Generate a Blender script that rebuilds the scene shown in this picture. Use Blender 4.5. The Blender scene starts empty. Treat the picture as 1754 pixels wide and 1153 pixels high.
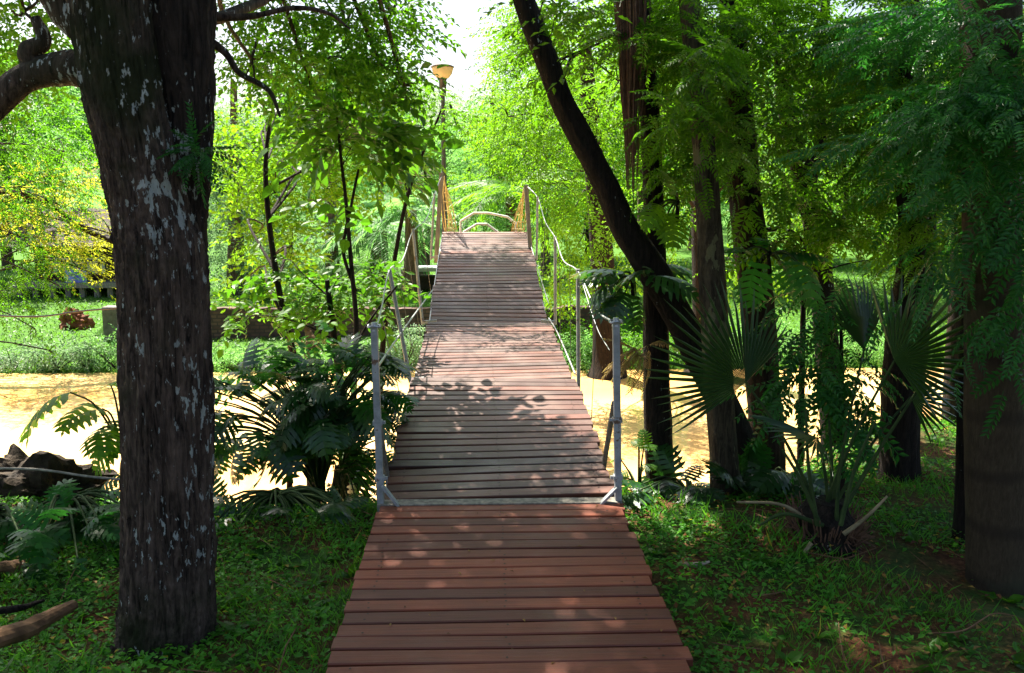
import bpy, math, random
import numpy as np
from mathutils import Vector, Matrix, noise as mnoise

rad = math.radians
sc = bpy.context.scene
COL = sc.collection

# ------------------------------------------------------------------ camera, world, sun
CAMZ = 1.66
PITCH, YAW = 9.65, -1.80
F = 1500.0
CX, CY = 877.0, 576.5
cd = bpy.data.cameras.new('camera'); cam = bpy.data.objects.new('camera', cd); COL.objects.link(cam)
cam.location = (0, 0, CAMZ)
cam.rotation_euler = (rad(90 - PITCH), 0, rad(YAW))
cd.sensor_width = 36; cd.lens = 36 * F / 1754.0
cd.clip_start = 0.05; cd.clip_end = 3000
sc.camera = cam
RC = cam.rotation_euler.to_matrix()

SUN_EL, SUN_AZ = 57.0, -34.0      # azimuth measured from +Y, negative = to the left
w = bpy.data.worlds.new('World'); sc.world = w; w.use_nodes = True
nt = w.node_tree; bg = nt.nodes['Background']
sky = nt.nodes.new('ShaderNodeTexSky'); sky.sky_type = 'NISHITA'; sky.sun_disc = False
sky.sun_elevation = rad(SUN_EL); sky.sun_rotation = rad(SUN_AZ)
sky.air_density = 1.0; sky.dust_density = 4.0; sky.ozone_density = 1.0
nt.links.new(sky.outputs[0], bg.inputs[0]); bg.inputs[1].default_value = 0.055
sl = bpy.data.lights.new('sun', 'SUN'); so = bpy.data.objects.new('sun', sl); COL.objects.link(so)
sl.energy = 5.0; sl.angle = rad(0.53); sl.color = (1.0, 0.93, 0.80)
sd = Vector((math.sin(rad(SUN_AZ)) * math.cos(rad(SUN_EL)), math.cos(rad(SUN_AZ)) * math.cos(rad(SUN_EL)), math.sin(rad(SUN_EL))))
so.rotation_euler = sd.to_track_quat('Z', 'Y').to_euler()
so.location = sd * 30
sc.view_settings.view_transform = 'Standard'; sc.view_settings.look = 'None'
sc.view_settings.gamma = 1; sc.view_settings.exposure = 2.3
sc.render.engine = 'CYCLES'
try:
    sc.cycles.max_bounces = 8; sc.cycles.transmission_bounces = 4; sc.cycles.diffuse_bounces = 4
    sc.cycles.transparent_max_bounces = 4; sc.cycles.sample_clamp_indirect = 6
except Exception: pass

def P(px, py, Y):
    """world point seen at photo pixel (px, py), standing at distance Y along the bridge"""
    d = RC @ Vector(((px - CX) / F, -(py - CY) / F, -1.0))
    t = Y / d.y
    return Vector((d.x * t, Y, CAMZ + d.z * t))
def MPP(Y): return Y / F * 1.01     # metres per photo pixel at that distance

# ------------------------------------------------------------------ mesh helpers
class MB:
    def __init__(s): s.V = []; s.Fs = []; s.n = 0
    def add(s, V, Fq, mi=0):
        V = np.asarray(V, float).reshape(-1, 3); Fq = np.asarray(Fq, int)
        if len(V) == 0: return
        s.V.append(V); s.Fs.append((Fq + s.n, mi)); s.n += len(V)
    def box(s, c, size, R=None, mi=0, taper=1.0):
        x, y, z = [v / 2 for v in size]
        V = np.array([[sx * x, sy * y, sz * z] for sz in (-1, 1) for sy in (-1, 1) for sx in (-1, 1)])
        V[4:, :2] *= taper
        if R is not None: V = V @ np.array(R).T
        V = V + np.array(c)
        s.add(V, [[0, 2, 3, 1], [4, 5, 7, 6], [0, 1, 5, 4], [2, 6, 7, 3], [0, 4, 6, 2], [1, 3, 7, 5]], mi)
    def build(s, name, mats, parent=None, smooth=False, loc=None):
        V = np.concatenate(s.V); me = bpy.data.meshes.new(name)
        me.vertices.add(len(V))
        if loc is not None: V = V - np.array(loc)
        me.vertices.foreach_set('co', V.astype(np.float32).ravel())
        li, ls, mi, st = [], [], [], 0
        for f, m in s.Fs:
            k = f.shape[1]; li.append(f.ravel()); ls.append(st + np.arange(len(f)) * k); st += f.size
            mi.append(np.full(len(f), m))
        li = np.concatenate(li); ls = np.concatenate(ls); mi = np.concatenate(mi)
        me.loops.add(len(li)); me.loops.foreach_set('vertex_index', li.astype(np.int32))
        me.polygons.add(len(ls)); me.polygons.foreach_set('loop_start', ls.astype(np.int32))
        me.polygons.foreach_set('material_index', mi.astype(np.int32))
        me.polygons.foreach_set('use_smooth', np.full(len(ls), smooth))
        me.update(calc_edges=True); me.validate()
        for m in (mats if isinstance(mats, (list, tuple)) else [mats]): me.materials.append(m)
        o = bpy.data.objects.new(name, me); COL.objects.link(o)
        if loc is not None: o.location = loc
        if parent is not None:
            o.parent = parent
            if loc is None: o.matrix_parent_inverse = Matrix.Translation(-Vector(parent.location))
        return o

def tag(o, label=None, cat=None, group=None, kind=None):
    if label: o['label'] = label
    if cat: o['category'] = cat
    if group: o['group'] = group
    if kind: o['kind'] = kind
    return o
def thing(name, loc, label, cat, group=None):
    o = bpy.data.objects.new(name, None); COL.objects.link(o); o.location = loc
    o.empty_display_size = 0.2
    return tag(o, label, cat, group)

def nrm(v): return v / (np.linalg.norm(v, axis=-1, keepdims=True) + 1e-9)

def spline(pts, n):
    """catmull-rom through rows of pts (any width)"""
    p = np.asarray(pts, float)
    if len(p) == 2: return p[0] + (p[1] - p[0]) * np.linspace(0, 1, n)[:, None]
    q = np.vstack([2 * p[0] - p[1], p, 2 * p[-1] - p[-2]])
    seg = len(p) - 1; out = []
    for u in np.linspace(0, seg, n):
        i = min(int(u), seg - 1); t = u - i
        a, b, c, d = q[i], q[i + 1], q[i + 2], q[i + 3]
        out.append(.5 * ((2 * b) + (c - a) * t + (2 * a - 5 * b + 4 * c - d) * t * t + (3 * b - a - 3 * c + d) * t ** 3))
    return np.array(out)

def tube(mb, pts, radii, seg=8, n=None, lump=0.0, ridges=0.0, rng=None, mi=0, cap=True):
    p = np.column_stack([np.array([tuple(q) for q in pts], float), np.asarray(radii, float)])
    if n: p = spline(p, n)
    C = p[:, :3]; R = np.maximum(p[:, 3], 1e-4); m = len(C)
    T = nrm(np.gradient(C, axis=0))
    up = np.array([0., 0, 1]) if abs(T[0][2]) < .9 else np.array([0, 1., 0])
    N = np.zeros_like(C); a = nrm(np.cross(up, T[0])[None])[0]
    for i in range(m):
        a = a - T[i] * a.dot(T[i]); a /= np.linalg.norm(a) + 1e-9; N[i] = a
    B = np.cross(T, N)
    th = np.linspace(0, 2 * math.pi, seg, endpoint=False)
    rr = np.ones((m, seg))
    if lump and rng is not None:
        s = np.arange(m) / max(m - 1, 1)
        for k in range(1, 5):
            ph = rng.uniform(0, 6.28, 3)
            rr += lump / k * np.sin(k * th[None, :] + ph[0] + 2.5 * np.sin(s[:, None] * 6 * k + ph[1])) * np.sin(s[:, None] * 9 * k + ph[2])
    if ridges and rng is not None:
        g = rng.normal(0, 1, (m, seg))
        for _ in range(6): g[1:] = .78 * g[:-1] + .22 * g[1:] if False else g[1:]
        acc = g[0].copy(); G = np.zeros_like(g)
        for i in range(m): acc = .88 * acc + .47 * g[i]; G[i] = acc
        rr += ridges * G
    V = C[:, None, :] + (R[:, None] * rr)[..., None] * (np.cos(th)[None, :, None] * N[:, None, :] + np.sin(th)[None, :, None] * B[:, None, :])
    V = V.reshape(-1, 3)
    i = np.arange(m - 1)[:, None] * seg; j = np.arange(seg)[None, :]; j2 = (j + 1) % seg
    Fq = np.stack([i + j, i + j2, i + seg + j2, i + seg + j], -1).reshape(-1, 4)
    mb.add(V, Fq, mi)
    if cap:
        for e, rw in ((0, 0), (m - 1, m - 1)):
            base = V[rw * seg:(rw + 1) * seg]
            vv = np.vstack([base, C[e][None]])
            k = np.arange(seg); k2 = (k + 1) % seg
            ff = np.stack([k2, k, np.full(seg, seg)], -1) if e == 0 else np.stack([k, k2, np.full(seg, seg)], -1)
            mb.add(vv, ff, mi)

# ------------------------------------------------------------------ materials
def newmat(name):
    m = bpy.data.materials.new(name); m.use_nodes = True
    t = m.node_tree; t.nodes.clear(); return m, t
def N(t, ty, **kw):
    n = t.nodes.new(ty)
    for k, v in kw.items(): setattr(n, k, v)
    return n
def L(t, a, b): t.links.new(a, b)
def ramp(t, src, stops):
    r = N(t, 'ShaderNodeValToRGB'); cr = r.color_ramp
    while len(cr.elements) > 2: cr.elements.remove(cr.elements[-1])
    for i, (p, c) in enumerate(stops):
        e = cr.elements[i] if i < 2 else cr.elements.new(p)
        e.position = p; e.color = (*c, 1) if len(c) == 3 else c
    L(t, src, r.inputs[0]); return r.outputs[0]
def coords(t, scale=(1, 1, 1), kind='Object'):
    tc = N(t, 'ShaderNodeTexCoord'); mp = N(t, 'ShaderNodeMapping'); mp.inputs['Scale'].default_value = scale
    L(t, tc.outputs[kind], mp.inputs[0]); return mp.outputs[0]
def noise(t, vec, scale, detail=4, rough=.55, dist=0):
    n = N(t, 'ShaderNodeTexNoise'); n.inputs['Scale'].default_value = scale; n.inputs['Detail'].default_value = detail
    n.inputs['Roughness'].default_value = rough; n.inputs['Distortion'].default_value = dist
    L(t, vec, n.inputs['Vector']); return n.outputs['Fac']
def mixc(t, fac, a, b, mode='MIX'):
    m = N(t, 'ShaderNodeMix', data_type='RGBA', blend_type=mode)
    if isinstance(fac, (int, float)): m.inputs[0].default_value = fac
    else: L(t, fac, m.inputs[0])
    for v, i in ((a, 6), (b, 7)):
        if isinstance(v, tuple): m.inputs[i].default_value = (*v, 1)
        else: L(t, v, m.inputs[i])
    return m.outputs[2]
def math_(t, op, a, b=None):
    m = N(t, 'ShaderNodeMath', operation=op)
    for i, v in enumerate((a, b)):
        if v is None: continue
        if isinstance(v, (int, float)): m.inputs[i].default_value = v
        else: L(t, v, m.inputs[i])
    return m.outputs[0]
def principled(t, col, rough=.6, bump=None, bs=.3, bd=.01, metal=0, spec=.5):
    p = N(t, 'ShaderNodeBsdfPrincipled')
    if isinstance(col, tuple): p.inputs['Base Color'].default_value = (*col, 1)
    else: L(t, col, p.inputs['Base Color'])
    if isinstance(rough, (int, float)): p.inputs['Roughness'].default_value = rough
    else: L(t, rough, p.inputs['Roughness'])
    p.inputs['Metallic'].default_value = metal; p.inputs['Specular IOR Level'].default_value = spec
    if bump is not None:
        b = N(t, 'ShaderNodeBump'); b.inputs['Strength'].default_value = bs; b.inputs['Distance'].default_value = bd
        L(t, bump, b.inputs['Height']); L(t, b.outputs[0], p.inputs['Normal'])
    return p.outputs[0]
def out(t, sh):
    o = N(t, 'ShaderNodeOutputMaterial'); L(t, sh, o.inputs[0])

def leaf_mat(name, c1, c2, tr=(.3, .5, .03), tmix=.45, rough=.5, spec=.22, odd=None):
    m, t = newmat(name)
    g = N(t, 'ShaderNodeNewGeometry'); r = g.outputs['Random Per Island']
    col = mixc(t, r, c1, c2)
    if odd:                      # a few yellow or brown leaves
        fr = math_(t, 'FRACT', math_(t, 'MULTIPLY', r, 37.0))
        k = math_(t, 'GREATER_THAN', fr, 1 - odd[1]); col = mixc(t, k, col, odd[0])
    nz = noise(t, coords(t), 1.3, 2)
    v = ramp(t, nz, [(.3, (.6, .62, .7)), (.7, (1.3, 1.25, 1.1))])
    col = mixc(t, 1.0, col, v, 'MULTIPLY')
    a = principled(t, col, rough, spec=spec)
    tl = N(t, 'ShaderNodeBsdfTranslucent')
    L(t, mixc(t, .35, tr, mixc(t, 1.0, col, (3.5, 3.5, 2.0), 'MULTIPLY')), tl.inputs[0])
    ms = N(t, 'ShaderNodeMixShader'); ms.inputs[0].default_value = tmix
    L(t, a, ms.inputs[1]); L(t, tl.outputs[0], ms.inputs[2]); out(t, ms.outputs[0]); return m

def bark_mat(name, c1, c2, lichen=0.0, lcol=(.42, .47, .44), scale=1.0, moss=None, bd=.02, lscale=33.0):
    m, t = newmat(name)
    v = coords(t, (13 * scale, 13 * scale, 1.7 * scale)); n1 = noise(t, v, 3.0, 10, .72, .9)
    v2 = coords(t); n2 = noise(t, v2, 38 * scale, 8, .75)
    col = ramp(t, n1, [(.36, c1), (.62, c2)])
    col = mixc(t, .5, col, ramp(t, n2, [(.3, (.35, .3, .28)), (.75, (1.5, 1.45, 1.4))]), 'MULTIPLY')
    if moss:
        mk = ramp(t, noise(t, v2, 2.2, 5), [(.52, (0, 0, 0)), (.66, (1, 1, 1))]); col = mixc(t, mk, col, moss)
    if lichen:
        vz = coords(t, (1.25, 1.25, .5))
        a = noise(t, vz, lscale, 5, .62); b = noise(t, v2, 1.7, 2)
        s = math_(t, 'ADD', a, math_(t, 'MULTIPLY', b, .55))
        th = 1.0 - lichen * .1
        mk = ramp(t, s, [(th, (0, 0, 0)), (th + .02, (1, 1, 1))])
        col = mixc(t, mk, col, mixc(t, n2, (lcol[0] * .35, lcol[1] * .35, lcol[2] * .35), lcol))
    h = math_(t, 'ADD', n1, math_(t, 'MULTIPLY', n2, .35))
    out(t, principled(t, col, .9, h, 1.0, bd, spec=.2)); return m

M = {}
M['bark_big'] = bark_mat('ridged bark', (.006, .0045, .0035), (.135, .098, .078), lichen=.95, lcol=(.52, .57, .54), moss=(.02, .024, .008))
M['bark_dark'] = bark_mat('dark bark', (.003, .0025, .002), (.028, .020, .015), lichen=.06)
M['bark_lichen'] = bark_mat('lichen bark', (.02, .015, .01), (.10, .08, .05), lichen=1.3, lcol=(.22, .21, .11), lscale=8)
M['bark_stem'] = bark_mat('dark ridged bark', (.003, .0025, .002), (.040, .030, .024), lichen=.75)
M['bark_brown'] = bark_mat('brown bark', (.006, .004, .003), (.050, .034, .022), scale=.8)
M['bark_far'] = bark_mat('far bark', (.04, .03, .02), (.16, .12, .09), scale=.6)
M['bark_red'] = bark_mat('red bark', (.06, .02, .01), (.20, .07, .03))

m, t = newmat('ringed trunk')
v = coords(t); wv = N(t, 'ShaderNodeTexWave', bands_direction='Z'); wv.inputs['Scale'].default_value = 1.3; wv.inputs['Distortion'].default_value = 1.2
wv.inputs['Detail Scale'].default_value = 2
L(t, v, wv.inputs[0])
vs = coords(t, (9, 9, 2.5)); n1 = noise(t, vs, 9, 9, .75)
n2 = noise(t, v, 4, 5)
col = ramp(t, n1, [(.3, (.028, .020, .011)), (.7, (.078, .056, .034))])
col = mixc(t, ramp(t, wv.outputs['Fac'], [(.0, (.6, .6, .6)), (.22, (0, 0, 0))]), col, (.02, .014, .010))
col = mixc(t, ramp(t, n2, [(.52, (0, 0, 0)), (.7, (.8, .8, .8))]), col, (.05, .055, .03))
out(t, principled(t, col, .85, n1, 1.0, .012, spec=.2)); M['bark_palm'] = m

def wood_mat(name, c_a, c_b, wear, wear_amt, rough):
    m, t = newmat(name)
    g = N(t, 'ShaderNodeNewGeometry'); r = g.outputs['Random Per Island']
    v = coords(t, (1.2, 26, 26)); n1 = noise(t, v, 3, 7, .7, .3)
    v2 = coords(t); n2 = noise(t, v2, 3.2, 5, .6); n3 = noise(t, v2, 55, 4, .7)
    col = mixc(t, r, c_a, c_b)
    fr = math_(t, 'FRACT', math_(t, 'MULTIPLY', r, 53.0)); col = mixc(t, 1.0, col, ramp(t, fr, [(0, (.62, .60, .58)), (.5, (1, 1, 1)), (1, (1.35, 1.3, 1.25))]), 'MULTIPLY')
    n4 = noise(t, v2, .9, 4, .65); col = mixc(t, 1.0, col, ramp(t, n4, [(.3, (.7, .68, .66)), (.7, (1.2, 1.2, 1.2))]), 'MULTIPLY')
    col = mixc(t, .85, col, ramp(t, n1, [(.25, (.45, .42, .40)), (.55, (1, 1, 1)), (.8, (1.3, 1.25, 1.2))]), 'MULTIPLY')
    wm = ramp(t, n2, [(.62 - wear_amt * .35, (0, 0, 0)), (.85 - wear_amt * .3, (1, 1, 1))])
    col = mixc(t, math_(t, 'MULTIPLY', wm, .8), col, wear)
    col = mixc(t, ramp(t, n3, [(.68, (0, 0, 0)), (.74, (.7, .7, .7))]), col, (.03, .02, .015))
    rg = ramp(t, n2, [(.3, (rough, rough, rough)), (.7, (rough + .25,) * 3)])
    out(t, principled(t, col, rg, math_(t, 'ADD', n1, math_(t, 'MULTIPLY', n3, .3)), .5, .004, spec=.5)); return m
M['plank_near'] = wood_mat('oiled hardwood plank', (.105, .018, .005), (.195, .041, .012), (.11, .048, .028), .3, .5)
M['plank_far'] = wood_mat('weathered plank', (.042, .0125, .007), (.125, .038, .020), (.110, .062, .044), .4, .38)

m, t = newmat('painted steel')
v = coords(t); n = noise(t, v, 14, 5, .7)
col = ramp(t, n, [(.35, (.22, .235, .24)), (.60, (.36, .375, .385)), (.655, (.14, .08, .05))])
out(t, principled(t, col, .45, n, .2, .002)); M['steel'] = m
m, t = newmat('dark steel'); out(t, principled(t, (.05, .055, .055), .5, metal=.3)); M['dark steel'] = m
m, t = newmat('steel cable')
out(t, principled(t, (.38, .39, .40), .4, metal=.6)); M['cable'] = m
m, t = newmat('grey weathered timber')
v = coords(t, (10, 10, 1.5)); n = noise(t, v, 4, 6)
out(t, principled(t, ramp(t, n, [(.3, (.10, .09, .075)), (.7, (.30, .27, .22))]), .8, n, .5, .004)); M['timber'] = m
m, t = newmat('yellow rope')
n = noise(t, coords(t), 30, 3); out(t, principled(t, ramp(t, n, [(.3, (.35, .28, .10)), (.7, (.62, .52, .24))]), .8)); M['rope'] = m
m, t = newmat('black plastic'); out(t, principled(t, (.02, .02, .022), .4)); M['black'] = m
m, t = newmat('lamp glass')
a = principled(t, (.85, .72, .50), .2, spec=.5); tl = N(t, 'ShaderNodeBsdfTranslucent'); tl.inputs[0].default_value = (.95, .80, .50, 1)
ms = N(t, 'ShaderNodeMixShader'); ms.inputs[0].default_value = .6; L(t, a, ms.inputs[1]); L(t, tl.outputs[0], ms.inputs[2]); out(t, ms.outputs[0]); M['glass'] = m

m, t = newmat('muddy water')
v = coords(t, (1.0, 2.2, 1)); n = noise(t, v, .9, 2, .4); n2 = noise(t, coords(t, (.10, .30, 1)), 1, 2)
col = ramp(t, n2, [(.35, (.80, .42, .13)), (.65, (.88, .62, .30))])
p = principled(t, col, .05, n, .35, .04, spec=.6); out(t, p); M['water'] = m

m, t = newmat('soil and leaf litter')
v = coords(t); a = noise(t, v, 3.0, 6, .6); b = noise(t, v, 40, 5, .7); c = noise(t, v, .35, 3)
soil = ramp(t, b, [(.3, (.022, .011, .006)), (.55, (.09, .036, .016)), (.75, (.20, .10, .045))])
green = ramp(t, b, [(.3, (.01, .03, .006)), (.7, (.04, .10, .015))])
near = mixc(t, ramp(t, a, [(.42, (0, 0, 0)), (.6, (1, 1, 1))]), soil, green)
lawn = ramp(t, b, [(.25, (.025, .075, .008)), (.7, (.07, .17, .018))])
lawn = mixc(t, ramp(t, a, [(.62, (0, 0, 0)), (.8, (.6, .6, .6))]), lawn, (.16, .13, .05))
sx = N(t, 'ShaderNodeSeparateXYZ'); L(t, v, sx.inputs[0])
far = math_(t, 'GREATER_THAN', sx.outputs[1], 16.9)
out(t, principled(t, mixc(t, far, near, lawn), .95, b, .8, .02, spec=.15)); M['ground'] = m

def simple(name, c1, c2, sc_=8, rough=.85, bump=.4, bd=.01):
    m, t = newmat(name); n = noise(t, coords(t), sc_, 6, .65)
    out(t, principled(t, ramp(t, n, [(.3, c1), (.7, c2)]), rough, n, bump, bd, spec=.25)); M[name] = m
simple('rock', (.008, .006, .004), (.05, .032, .016), 11, bump=1.0, bd=.04)
simple('log', (.04, .02, .01), (.20, .11, .055), 9)
simple('pale log', (.15, .11, .08), (.45, .36, .28), 9)
simple('white paint', (.5, .5, .48), (.72, .72, .70), 6)
m, t = newmat('rusty screw'); out(t, principled(t, (.03, .018, .012), .6, metal=.4)); M['screw'] = m
simple('dark timber', (.015, .012, .01), (.05, .035, .025), 6)
simple('tin roof', (.25, .27, .28), (.45, .48, .5), 4)
simple('root clod', (.05, .015, .008), (.24, .08, .03), 9, bd=.10)
simple('concrete block', (.08, .07, .065), (.20, .18, .17), 6)
simple('blue cloth', (.10, .12, .45), (.3, .35, .8), 5)
simple('dead leaf', (.10, .045, .015), (.42, .27, .08), 30)
simple('pale petiole', (.10, .08, .04), (.34, .27, .16), 12)
simple('stalk', (.012, .03, .008), (.05, .08, .02), 12)
simple('root strand', (.06, .03, .018), (.20, .11, .07), 30)

m, t = newmat('stone wall')
br = N(t, 'ShaderNodeTexBrick'); br.inputs['Scale'].default_value = 1.0; br.offset = .5
br.inputs['Color1'].default_value = (.06, .03, .025, 1); br.inputs['Color2'].default_value = (.13, .075, .06, 1); br.inputs['Mortar'].default_value = (.05, .035, .03, 1)
br.inputs['Mortar Size'].default_value = .015; br.inputs['Brick Width'].default_value = .21; br.inputs['Row Height'].default_value = .085; br.inputs['Bias'].default_value = 0
tc = N(t, 'ShaderNodeTexCoord'); sp = N(t, 'ShaderNodeSeparateXYZ'); cb = N(t, 'ShaderNodeCombineXYZ')
L(t, tc.outputs['Object'], sp.inputs[0]); L(t, sp.outputs[0], cb.inputs[0]); L(t, sp.outputs[2], cb.inputs[1]); L(t, cb.outputs[0], br.inputs[0])
n = noise(t, tc.outputs['Object'], 3, 5)
out(t, principled(t, mixc(t, .8, br.outputs[0], ramp(t, n, [(.3, (.5, .5, .5)), (.7, (1.4, 1.3, 1.2))]), 'MULTIPLY'), .9, br.outputs['Fac'], -.5, .02)); M['stonewall'] = m

M['lf_dark'] = leaf_mat('dark canopy leaf', (.012, .050, .003), (.036, .115, .006), (.17, .42, .007), .44)
M['lf_mid'] = leaf_mat('mid green leaf', (.014, .065, .003), (.042, .130, .008), (.18, .46, .008), .45)
M['lf_lime'] = leaf_mat('lime leaf', (.018, .080, .003), (.070, .185, .007), (.26, .52, .012), .46)
M['lf_yellow'] = leaf_mat('yellow green leaf', (.12, .18, .012), (.22, .23, .02), (.60, .58, .04), .5)
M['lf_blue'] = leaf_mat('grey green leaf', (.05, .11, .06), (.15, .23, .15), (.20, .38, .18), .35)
M['lf_broad'] = leaf_mat('broad shrub leaf', (.010, .055, .004), (.034, .105, .010), (.13, .38, .01), .34, rough=.5, spec=.2)
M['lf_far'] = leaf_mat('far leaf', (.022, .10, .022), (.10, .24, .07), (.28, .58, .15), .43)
M['lf_jade'] = leaf_mat('bluish shade leaf', (.008, .055, .012), (.022, .100, .020), (.06, .32, .03), .35, rough=.38)
M['lf_split'] = leaf_mat('glossy split leaf', (.004, .026, .006), (.012, .055, .010), (.05, .24, .015), .25, rough=.33, spec=.5)
M['lf_fan'] = leaf_mat('fan blade', (.012, .042, .010), (.036, .080, .022), (.06, .18, .02), .2, rough=.3, spec=.6)
M['lf_ground'] = leaf_mat('ground cover leaf', (.022, .12, .009), (.068, .225, .020), (.18, .50, .02), .34, odd=((.30, .22, .03), .02))
M['lf_dry'] = leaf_mat('dry hanging leaf', (.14, .09, .04), (.30, .22, .10), (.4, .3, .1), .3)

# ------------------------------------------------------------------ leaves
def leafT(Ln, W, fold=.18, droop=.12):
    return (np.array([[0, 0, 0], [.42 * Ln, W / 2, fold * W], [Ln, 0, -droop * Ln], [.42 * Ln, -W / 2, fold * W]]), np.array([[0, 3, 2, 1]]))
def leafT2(Ln, W, fold=.15, droop=.2):
    """rounder, bent leaf for plants close to the camera"""
    xs = [0, .22, .52, .8, 1.0]; ws = [.0, .82, 1.0, .62, 0]
    V = []; 
    for x, wd in zip(xs, ws):
        z = -droop * Ln * x * x
        V += [[x * Ln, 0, z], [x * Ln * .98, wd * W / 2, z + fold * W * wd], [x * Ln * .98, -wd * W / 2, z + fold * W * wd]]
    Fq = []
    for i in range(4):
        a, b = 3 * i, 3 * i + 3
        Fq += [[a, b, b + 1, a + 1], [a, a + 2, b + 2, b]]
    return np.array(V, float), np.array(Fq)
def place(tp, pos, R, s):
    V, Fq = tp
    out_ = np.einsum('nij,vj->nvi', R, V) * np.asarray(s)[:, None, None] + pos[:, None, :]
    n = len(pos)
    return out_.reshape(-1, 3), (Fq[None] + (np.arange(n) * len(V))[:, None, None]).reshape(-1, Fq.shape[1])
def frames(d, up=None, jit=0, rng=None):
    d = nrm(d); n = len(d)
    u = np.tile([0., 0, 1], (n, 1)) if up is None else up
    if jit: u = u + rng.normal(0, jit, (n, 3))
    z = nrm(u - (u * d).sum(1, keepdims=True) * d); y = np.cross(z, d)
    return np.stack([d, y, z], -1)
def spray_alt(rng, n, ln, lt, ang=50, jit=.35, droop=.25):
    t = np.linspace(.12, 1, n); a = rad(ang) * np.where(np.arange(n) % 2, 1, -1) * (1 - .75 * (t > .97)) + rng.normal(0, jit * .6, n)
    pos = np.column_stack([t * ln, rng.normal(0, .015 * ln, n), -droop * ln * t * t])
    d = np.column_stack([np.cos(a), np.sin(a), -.25 + rng.normal(0, jit, n)])
    return place(lt, pos, frames(d, None, jit, rng), rng.uniform(.7, 1.15, n))
def spray_pin(rng, pairs, ln, lt, droop=.3, jit=.1):
    t = np.repeat(np.linspace(.12, 1, pairs), 2); sg = np.tile([1, -1], pairs); n = len(t)
    a = rad(66) * sg * (1 - .25 * t) + rng.normal(0, jit * .5, n)
    pos = np.column_stack([t * ln, np.zeros(n), -droop * ln * t * t])
    d = np.column_stack([np.cos(a), np.sin(a), -droop * t - .1 + rng.normal(0, jit, n)])
    V, Fq = place(lt, pos, frames(d, None, jit, rng), (1 - .45 * np.abs(t - .45)) * rng.uniform(.85, 1.1, n))
    # rachis
    k = np.linspace(0, 1, 4); c = np.column_stack([k * ln, 0 * k, -droop * ln * k * k]); wv_ = .006 * ln
    r = np.vstack([c + [0, wv_, 0], c - [0, wv_, 0]]); fr = np.array([[i, i + 1, i + 5, i + 4] for i in range(3)])
    return np.vstack([V, r]), np.vstack([Fq, fr + len(V)])
def spray_comp(rng, pairs, ln, sub, droop=.25):
    """spray made of smaller sprays"""
    t = np.repeat(np.linspace(.15, 1, pairs), 2)[:-1]; n = len(t); sg = np.tile([1, -1], pairs)[:-1]
    a = rad(58) * sg * (1 - .3 * t) + rng.normal(0, .15, n); a[-1] = 0
    pos = np.column_stack([t * ln, np.zeros(n), -droop * ln * t * t])
    d = np.column_stack([np.cos(a), np.sin(a), -.15 + rng.normal(0, .15, n)])
    return place(sub, pos, frames(d, None, .15, rng), (1 - .3 * t) * rng.uniform(.8, 1.1, n))

def foliage(mb, rng, clumps, templates, outward=None, droop=-.15, flat=.0, up_jit=.35, mi=0, scale=1.0, shell=.5):
    """clumps: rows of (centre, radii, count). Fills each clump with leaf sprays."""
    for c, r, n in clumps:
        n = int(n)
        if n <= 0: continue
        c = np.array(c); r = np.array(r)
        d = nrm(rng.normal(0, 1, (n, 3))); rho = rng.uniform(0, 1, n) ** shell
        ln = rng.normal(0, .16, (n, 3))
        p = d * rho[:, None] + ln
        # small holes inside the clump
        q = np.sin(p[:, 0] * 5 + c[0] * 7) + np.sin(p[:, 1] * 5.3 + c[1] * 5) + np.sin(p[:, 2] * 6 + c[2] * 3)
        keep = q > -1.1 + rng.uniform(-.6, .6, n); p = p[keep]; d = d[keep]; n = len(p)
        pos = c + p * r
        dr = d * [1, 1, .5] + rng.normal(0, .55, (n, 3)) * [1, 1, .5] + [0, 0, droop]
        if outward is not None: dr = dr + nrm(pos - np.array(outward)) * [.6, .6, .1]
        R = frames(dr, None, up_jit, rng)
        w_ = rng.integers(0, len(templates), n); s = rng.uniform(.7, 1.25, n) * scale
        for k, tp in enumerate(templates):
            q = w_ == k
            if q.any(): mb.add(*place(tp, pos[q], R[q], s[q]), mi)

def limb_to(mb, rng, start, r0, end, r1=None, sag=.15, seg=7, n=9, wig=.06):
    s = np.array(start, float); e = np.array(end, float); Ln = np.linalg.norm(e - s)
    pts = [s]
    for k in (.33, .66):
        pts.append(s + (e - s) * k + rng.normal(0, wig, 3) * Ln + np.array([0, 0, sag * Ln * math.sin(k * 3.14)]))
    pts.append(e); r1 = r1 or r0 * .35
    tube(mb, pts, [r0, r0 * .75, r0 * .5, r1], seg, n, rng=rng)
    return np.array(pts)
def limbs(mb, rng, trunk, radii, clumps, rb=.35, subs=4, sag=.12):
    T = np.array([tuple(q) for q in trunk], float); R = np.asarray(radii, float)
    D = spline(np.column_stack([T, R]), 40)
    for c, r, n in clumps:
        c = np.array(c, float); r = np.array(r, float)
        dd = np.linalg.norm(D[:, :3] - c, axis=1) + np.maximum(0, D[:, 2] - c[2] + .15) * 1.6
        k = int(np.argmin(dd)); st = D[k, :3]
        lr = min(D[k, 3] * .6, .05, max(.004, .010 * np.linalg.norm(c - st)))
        if np.linalg.norm(c - st) > .15: limb_to(mb, rng, st, lr, c, lr * .45, sag)
        for _ in range(subs):
            e = c + nrm(rng.normal(0, 1, 3)[None])[0] * r * .85
            limb_to(mb, rng, c, lr * .42, e, lr * .08, .05, 5, 6, .08)

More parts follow.
